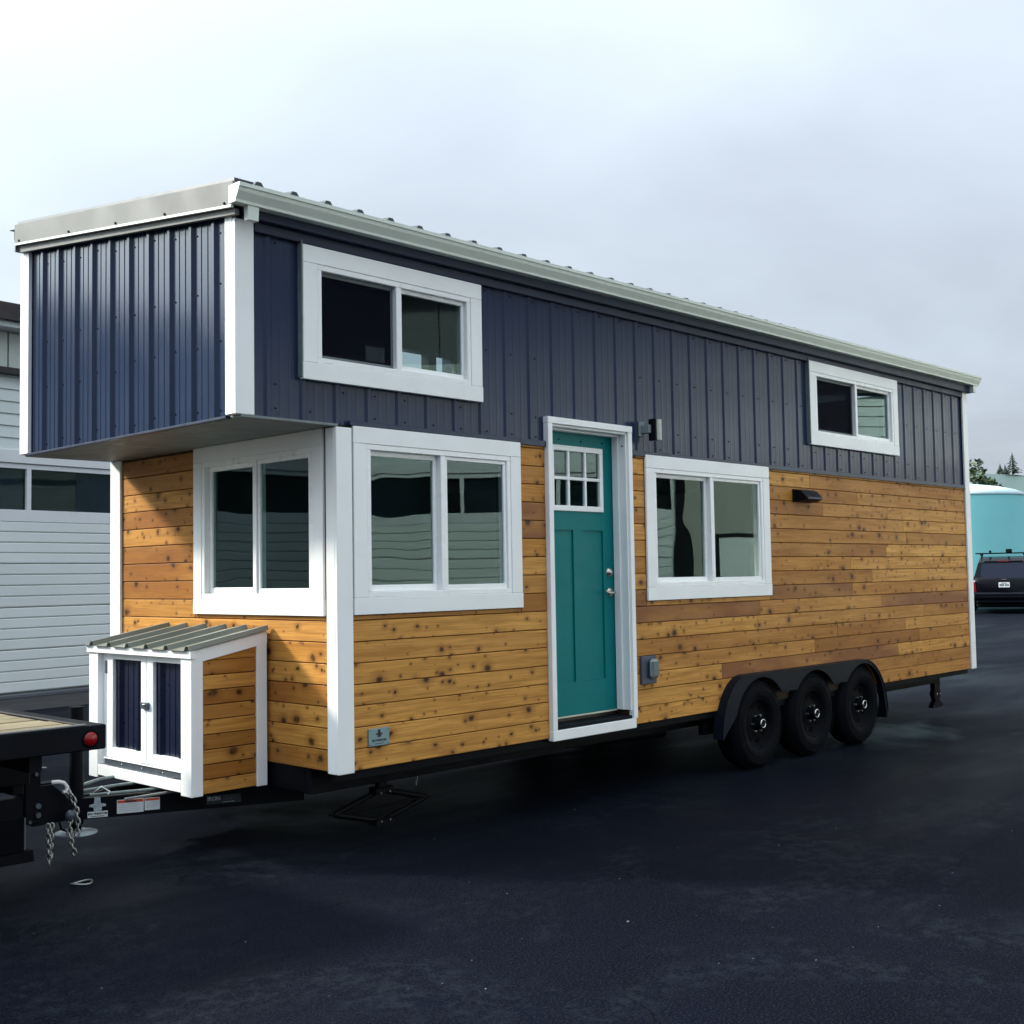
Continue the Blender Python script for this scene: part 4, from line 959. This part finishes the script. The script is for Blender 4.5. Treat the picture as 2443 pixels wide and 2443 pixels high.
# ------------------------------------------------------------------ garages (local frame: a along the face, d into the building, z up)
def garage(label, loc, rz, s0, s1, doors, mandoor=None, plain_from=None, tall=False):
    root = thing('garage_building', label, 'garage', loc, rz, local=True)
    zd = 2.46; zt1, zt2 = 2.62, 3.20; depth = 9.0
    end = plain_from if plain_from is not None else s1
    B(s0, s1, .08, depth, 0, 5.1).build('wall', gsiding if plain_from is None else ggrey, root)
    B(s0 - .05, end, -.10, .08, 0, .055, .01).build('concrete_sill', concrete, root)
    for a0, a1 in doors:
        # ribbed lower sections
        z = .075; secs = [(.075, .66), (.665, 1.25), (1.255, 1.86), (1.865, 2.455)]
        for z0, z1 in secs:
            m = MB(); h = (z1 - z0) / 4
            for i in range(4):
                p = z0 + i * h; m.prism([(.04, p), (.010, p + .004), (.0, p + .018), (.0, p + h - .012), (.010, p + h - .004), (.04, p + h - .001)], a0, a1, lambda d, z_, t: (t, d, z_))
            m.build('door_section', gdoor, root)
        m = MB(); m.box(a0, a1, .0, .06, 2.4555, zt1, .004); m.box(a0, a1, .0, .06, zt2, 3.27, .004)
        n = max(1, round((a1 - a0) / 1.75)); st = (a1 - a0) / n
        for i in range(n + 1): m.box(max(a0, a0 + i * st - .035), min(a1, a0 + i * st + .035), .0, .06, zt1 + .0005, zt2 - .0005, .004)
        ws = m.build('window_section', gwhite, root)
        for i in range(n):
            B(a0 + i * st + .035, a0 + (i + 1) * st - .035, .045, .05, zt1, zt2).build('pane', glass_dark, ws)
        B(a0, a1, .07, .079, zt1, zt2).build('dark_interior', ink, ws)
        m = MB()
        for i in range(n): m.box(a0 + i * st + .78, a0 + (i + 1) * st - .05, .056, .064, zt1 + .0, zt2)
        m.build('window_blind', bluegrey, ws)
    B(s0, end, -.03, .078, 3.275, 3.46, .006).build('header_board', gwhite, root)
    z = 3.465
    while z < 4.50:
        m = MB(); m.prism([(.078, z), (.018, z), (.040, z + .166), (.078, z + .166)], s0, end, lambda d, z_, t: (t, d, z_)); m.build('siding_board', gsiding, root); z += .170
    B(s0 - .1, s1 + .1, -.10, .079, 4.505, 4.60, .01).build('clerestory_shadow', brownroof, root)  # dark band standing in for the shadow under the clerestory
    a = s0
    while a < s1 - .1:
        b = min(a + 1.22, s1); B(a + .012, b - .012, -.01, .079, 4.605, 5.10, .004).build('clerestory_panel', clere, root); a = b
    if tall:
        for k in range(int((s1 - s0) / .9)):
            B(s0 + k * .9 + .006, s0 + k * .9 + .894, -.012, .079, 5.105, 6.25, .004).build('upper_panel', gdark, root)
        B(s0 - .3, s1 + .3, -.55, depth + .3, 6.26, 6.72, .02).build('roof', brownroof, root)
    else:
      m = MB(); m.box(s0 - .3, s1 + .3, -.35, .4, 5.11, 5.19); m.build('eave_soffit', gsiding, root)
    if not tall: m = MB(); m.prism([(-.40, 5.195), (-.40, 5.40), (depth * .5, 5.72), (depth + .4, 5.40), (depth + .4, 5.195)], s0 - .35, s1 + .35, lambda d, z_, t: (t, d, z_)); m.build('roof', brownroof, root)
    if not tall: m = MB(); m.box(s0 - .35, s1 + .35, -.43, -.402, 5.18, 5.43, .01); m.build('fascia', brownroof, root)
    if mandoor:
        q = mandoor; m = MB(); m.box(q - .36, q - .30, .01, .079, 0, 2.16); m.box(q + .30, q + .36, .01, .079, 0, 2.16); m.box(q - .36, q + .36, .009, .079, 2.1605, 2.22); f_ = m.build('entry_frame', black, root)
        B(q - .30, q + .30, .03, .0785, .02, 2.16, .004).build('entry_door', gdoor, f_)
        m = MB(); m.box(q - .26, q - .24, .02, .05, 1.38, 1.46, .004); m.build('entry_handle', black, f_)
        m = MB(); m.box(-3.50, -3.32, -.02, .079, 0, 3.27, .01); m.build('dark_post', black, root)
        B(s0, -3.505, .05, .0795, 0, 3.27).build('grey_wall', ggrey, root)
    return root
gA = garage('long white garage with ribbed doors and a strip of dark windows, behind the overhang', (2.82, 11.148, 0), math.atan2(.1206, .9927), -17.0, 8.5, [(-16.5, -11.2), (-10.9, -5.6), (-5.3, -.98 + 5.2)])
m = MB(); m.cyl((.02, 1.6, 6.0), (.02, 1.6, 6.35), .10, .06, 12); m.cyl((.02, 1.6, 6.35), (.02, 1.6, 6.42), .14, n=12); m.build('roof_vent', brownroof, gA)
m = MB(); m.add([(-14, 8.3, .004), (9.5, 9.9, .004), (9.5, 12.0, .004), (-14, 9.0, .004)], [(0, 1, 2, 3)]); m.build('apron', apron, None, kind='structure')
# second garage stands behind the photographer, mirrored in the windows
n2 = Vector((.699, -.715, 0)).normalized(); t2 = Vector((.715, .699, 0))
garage('white garage with ribbed doors facing the tiny house from behind the camera', (9.53, -8.5, 0), math.atan2(-t2.y, -t2.x), -8.2, 9.0, [])if False else None
# local +a must run so that +d points away from the house
gB = garage('pale garage with ribbed doors facing the long side of the tiny house', (9.53, -8.5, 0), math.atan2(t2.y, t2.x) + math.pi, -8.4, 9.0, [(-3.25, 2.0), (2.3, 8.6)], mandoor=-4.28, tall=True)

# ------------------------------------------------------------------ far right: tank, car, trees
def azpt(px, dist):      # ground point seen at image column px (horizon row), at a horizontal distance
    xs = (px - 1221.5) / 2806.27; ys = -(1375 - 1221.5) / 2806.27
    d = Matrix(R) @ Vector((xs, ys, -1)); d.z = 0; d.normalize(); return Vector((CAM.x, CAM.y, 0)) + d * dist, d
P, dv = azpt(2303, 47.0)
wt = thing('water_tank', 'big round teal water tank with a domed top tinted pale as if skylit behind the parked car', 'water tank', tuple(P))
rt = 131 / 2806.27 * 47.0; ht = 1.585 + .0568 * 47
m = MB(); m.lathe([(rt, 0), (rt, ht - .05)], tuple(P), 'z', 96); m.build('tank_wall', tankm, wt)
m = MB(); m.lathe([(rt + .03, ht - .06), (rt + .04, ht), (rt * .85, ht + .16), (rt * .6, ht + .30), (rt * .3, ht + .40), (.35, ht + .43)], tuple(P), 'z', 72); m.lathe([(.36, ht + .42), (.36, ht + .47), (.30, ht + .50), (0, ht + .50)], tuple(P), 'z', 32); tt_ = m.build('tank_dome', tanktop_lit, wt)
m = MB(); s_ = dv.cross(Vector((0, 0, 1))); q = P + s_ * (rt * .52) - dv * (rt * .80); m.tube([q + Vector((0, 0, ht + .06)), q + Vector((0, 0, ht + .01)), q + Vector((.05, 0, ht - .02))], .05, 8); m.build('overflow_pipe', tanktop_lit, wt)

def suv(P, dv):
    root = thing('parked_car', 'black sport utility car with roof bars parked in front of the teal tank', 'car', tuple(P), math.atan2(dv.y, dv.x), local=True)
    # local: +x forwards (away from the camera), y left, z up ; rear at x=0
    secs = [(0.00, .70, .38, .86, 1.00, .60), (.06, .86, .34, .92, 1.04, .62), (.18, .92, .30, .94, 1.10, .66), (.55, .93, .28, .95, 1.12, .66), (1.6, .94, .26, .95, 1.10, .66), (3.2, .93, .26, .94, 1.06, .66), (3.9, .90, .28, .92, 1.00, .62), (4.45, .84, .34, .84, .90, .52), (4.70, .66, .42, .70, .78, .40)]
    m = MB(); vs = []
    for x, w_, zb, zw, zt, wb in secs:
        vs += [(x, -w_ * .92, zb), (x, -w_, zb + .15), (x, -w_, zw), (x, -w_ * .93, zt), (x, w_ * .93, zt), (x, w_, zw), (x, w_, zb + .15), (x, w_ * .92, zb)]
    n = 8; fs = [(i * n + k, i * n + (k + 1) % n, (i + 1) * n + (k + 1) % n, (i + 1) * n + k) for i in range(len(secs) - 1) for k in range(n)]
    fs += [tuple(range(n)), tuple(range((len(secs) - 1) * n, len(secs) * n))]
    m.add(vs, fs, True)
    body = m.build('body', carpaint, root)
    m = MB(); vs = []
    for x, w_, z in ((.10, .85, 1.03), (.42, .70, 1.56), (.72, .67, 1.66), (1.6, .66, 1.69), (2.5, .64, 1.62), (3.35, .80, 1.06)):
        vs += [(x, -w_ * 1.0, z), (x, w_, z)] if False else []
    cab = [((.10, 1.02), (.36, 1.52), (.62, 1.64), (1.4, 1.70), (2.3, 1.64), (3.30, 1.05))]
    prof = cab[0]
    wid = {0: .86, 1: .72, 2: .67, 3: .66, 4: .66, 5: .84}
    vs = []
    for i, (x, z) in enumerate(prof): vs += [(x, -wid[i], z), (x, -wid[i] + .06, z + .015), (x, wid[i] - .06, z + .015), (x, wid[i], z)]
    fs = [(i * 4 + k, i * 4 + k + 1, (i + 1) * 4 + k + 1, (i + 1) * 4 + k) for i in range(5) for k in range(3)] + [(0, 4, 8, 12, 16, 20), (3, 23, 19, 15, 11, 7)]
    m.add(vs, fs); m.build('cabin', carpaint, root)
    m = MB()
    rw = [(-.60, 1.03), (-.66, 1.12), (-.63, 1.44), (-.55, 1.50), (.55, 1.50), (.63, 1.44), (.66, 1.12), (.60, 1.03), (.40, .98), (-.40, .98)]
    m.prism(rw, 0, .012, lambda a, b, t: (.085 + (b - 1.0) * .52 - .015 - t, a, b)); m.build('rear_window', carglass, root)
    m = MB(); m.box(.34, .52, -.55, .55, 1.535, 1.575, .015); sp = m.build('spoiler', carpaint, root)
    m = MB(); m.box(.325, .339, -.16, .16, 1.545, 1.565, .003); m.build('brake_light', redlens, sp)
    for s in (-1, 1):
        m = MB(); m.prism([(.80, .64), (.955, .66), (.93, 1.00), (.83, .98)], -.022, .15, lambda a, b, t: (t + .03, a * s * .985, b)); tl = m.build('tail_light', redlens, root)
        m = MB(); m.prism([(.83, .93), (.93, .95), (.93, 1.00), (.83, .98)], -.03, -.0225, lambda a, b, t: (t + .03, a * s * .985, b)); m.build('reverse_lens', gwhite, tl)
    m = MB(); m.box(-.05, .10, -.90, .90, .40, .62, .05); m.box(-.03, .1, -.8, .8, .28, .3995, .04); m.build('rear_bumper', carpaint, root)
    m = MB(); m.box(.12, 4.4, -.80, .80, .16, .30, .03); m.build('underbody', blackmat, root)
    m = MB(); m.box(-.062, -.0505, -.5, .5, .455, .50, .004); m.build('bumper_reflector', blackmat, root)
    m = MB(); m.box(-.018, -.005, -.155, .155, .765, .92, .004); lp = m.build('licence_plate', gwhite, root)
    for q in (-.11, -.075, -.04, .015, .05, .085, .115):
        B(-.0195, -.0181, q - .011, q + .011, .805, .872).build('plate_character', ink, lp)
    B(-.0195, -.0181, -.07, .07, .886, .904).build('plate_header', bluegrey, lp)
    m = MB(); m.prism([(.085 * math.cos(i * math.pi / 8), .036 * math.sin(i * math.pi / 8)) for i in range(16)], -.012, -.004, lambda a, b, t: (t + .012, a, b + .99)); m.build('oval_emblem', chrome, root)
    for s in (-1, 1):
        m = MB(); m.tube([(.55, s * .62, 1.66), (.60, s * .62, 1.73), (1.4, s * .62, 1.76), (2.2, s * .62, 1.73), (2.3, s * .62, 1.66)], .020, 8); m.build('roof_rail', black, root)
    for x in (.95, 1.85):
        m = MB(); m.box(x - .03, x + .03, -.80, .80, 1.80, 1.83, .008)
        for s in (-1, 1): m.prism([(-.03, 1.75), (.03, 1.75), (.02, 1.80), (-.02, 1.80)], s * .62 - .04, s * .62 + .04, lambda a, b, t: (x + a, t, b))
        cb = m.build('cross_bar', black, root)
    m = MB(); m.box(.75, 2.0, -.20, -.14, 1.835, 1.90, .01); m.box(1.0, 1.06, -.26, -.08, 1.8305, 1.94, .01); m.box(.75, 2.0, .34, .40, 1.835, 1.90, .01); m.build('ski_carrier', black, root)
    for x in (.82, 3.75):
        for s in (-1, 1):
            m = MB(); m.lathe([(.10, -.02), (.22, 0), (.33, 0), (.355, .04), (.355, .18), (.2, .2)], (x, s * .93 - .1, .355), 'y', 32); wv = m.build('wheel', blackmat, root)
            m = MB(); m.lathe([(0, .005), (.1, -.01), (.225, .0)], (x, s * .93 - (.105 if s < 0 else -.08), .355), 'y', 24); m.build('rim', galv, wv)
    return root
P, dv = azpt(2395, 38.6); P.z = .21
suv(P, dv)

def leafy(name, label, P, h, crown, mat, n, leaf=.16, trunk_r=.10, low=.25, seed=1, group=None, cone=False):
    """crown: list of (dx,dy,z,rx,rz) clumps; leaves are small double triangles spread through them"""
    rnd = random.Random(seed); root = thing(name, label, 'tree' if 'tree' in name else 'bush', tuple(P), group=group)
    m = MB(); top = Vector((P.x, P.y, h * .86)); pts = [Vector((P.x + rnd.uniform(-.05, .05) * k, P.y + rnd.uniform(-.05, .05) * k, h * .86 * k / 5)) for k in range(6)]
    for k in range(5): m.cyl(pts[k], pts[k + 1], trunk_r * (1 - k / 6), trunk_r * (1 - (k + 1) / 6), 8, caps=(k == 0))
    for c in crown:
        e = Vector((P.x + c[0], P.y + c[1], c[2])); s = pts[min(4, max(1, int(c[2] / h * 5) - 1))]; m.cyl(s, e, trunk_r * .35, .01, 6)
    m.build('trunk', bark, root)
    m = MB(); tot = sum(c[3] ** 2 * c[4] for c in crown)
    for c in crown:
        for i in range(max(6, int(n * c[3] ** 2 * c[4] / tot))):
            while True:
                u = Vector((rnd.uniform(-1, 1), rnd.uniform(-1, 1), rnd.uniform(-1, 1)))
                if u.length < 1: break
            if cone: r = (1 - (u.z + 1) / 2) ; u = Vector((u.x * r, u.y * r, u.z))
            p = Vector((P.x + c[0] + u.x * c[3], P.y + c[1] + u.y * c[3], c[2] + u.z * c[4])); s = leaf * rnd.uniform(.6, 1.3)
            a = Vector((rnd.uniform(-1, 1), rnd.uniform(-1, 1), rnd.uniform(-.6, .6))).normalized(); b = a.cross(Vector((rnd.uniform(-1, 1), rnd.uniform(-1, 1), rnd.uniform(-1, 1)))).normalized()
            m.add([p - a * s, p + b * s * .45, p + a * s, p - b * s * .45], [(0, 1, 2, 3)])
    m.build('crown', mat, root, recalc=False)
    return root
P, d = azpt(2337, 58)
leafy('leafy_tree', 'upright leafy green tree rising above the water tank, nearest the house corner', P, 6.6, [(0, 0, 5.9, .45, .7), (.15, -.1, 5.1, .85, .7), (-.35, .2, 4.6, 1.1, .7), (.4, -.3, 4.2, 1.3, .8), (-.2, .1, 3.6, 1.35, .9), (.3, .6, 3.9, .9, .8), (-.5, .8, 4.4, .6, .7)], leaf1, 5200, .15, .10, seed=4)
P, d = azpt(2306, 61)
leafy('leafy_bush', 'dense dark green bush behind the tank beside the house corner', P, 5.2, [(0, 0, 4.4, 1.3, 1.0), (.4, -.8, 4.6, 1.0, .8), (0, .8, 4.0, 1.2, 1.2), (0, 0, 2.6, 1.6, 1.6)], leaf3, 4200, .16, .1, seed=5)
P, d = azpt(2383, 60)
leafy('leafy_tree', 'thin grey-green tree behind the tank dome, right of the upright tree', P, 5.6, [(0, 0, 5.0, .6, .5), (.2, -.4, 4.6, .7, .5), (-.1, .3, 4.2, .8, .6), (.3, -.7, 4.1, .6, .5)], leaf3, 1400, .14, .07, seed=6)
P, d = azpt(2410, 59)
leafy('leafy_tree', 'small yellow-green sapling at the right end of the tank dome', P, 4.9, [(0, 0, 4.3, .35, .7), (.1, -.2, 3.8, .6, .6), (-.1, .2, 3.4, .6, .6)], leaf2, 900, .13, .05, seed=7)
P, d = azpt(2462, 54)
leafy('leafy_bush', 'tall dark green hedge bush right of the water tank', P, 4.6, [(0, 0, 3.6, 1.0, .9), (0, .3, 2.4, 1.2, 1.4), (-.3, .2, 1.2, 1.3, 1.2), (.2, -.8, 3.0, 1.1, 1.2)], leaf3, 4200, .14, .1, seed=8)
for px, dist, h, lab in ((2426, 500, 8.5, 'lone dark conifer standing on the ridge of the far hill'), (2396, 520, 4.5, 'low dark conifer on the far ridge, left of the lone one'), (2408, 525, 4.0, 'tiny conifer on the far ridge between two taller ones')):
    P, d = azpt(px, dist); z0 = 38.0 + (dist - 500) * .07
    rnd = random.Random(px); root = thing('conifer_tree', lab, 'tree', (P.x, P.y, 0))
    m = MB(); m.cyl((P.x, P.y, z0 - 6), (P.x, P.y, z0 + h), .35, .05, 6); m.build('trunk', bark, root)
    m = MB()
    for k in range(9):
        f = k / 8; r = h * .40 * (1 - f) + .25; zz = z0 + h * (.12 + .85 * f)
        for j in range(9):
            a = 2 * math.pi * (j + rnd.random() * .7) / 9; rr = r * rnd.uniform(.6, 1.1)
            m.add([(P.x, P.y, zz + .5), (P.x + rr * math.cos(a - .25), P.y + rr * math.sin(a - .25), zz - .5), (P.x + rr * 1.15 * math.cos(a), P.y + rr * 1.15 * math.sin(a), zz - .8), (P.x + rr * math.cos(a + .25), P.y + rr * math.sin(a + .25), zz - .5)], [(0, 1, 2, 3)])
    m.build('crown', leaf3, root, recalc=False)
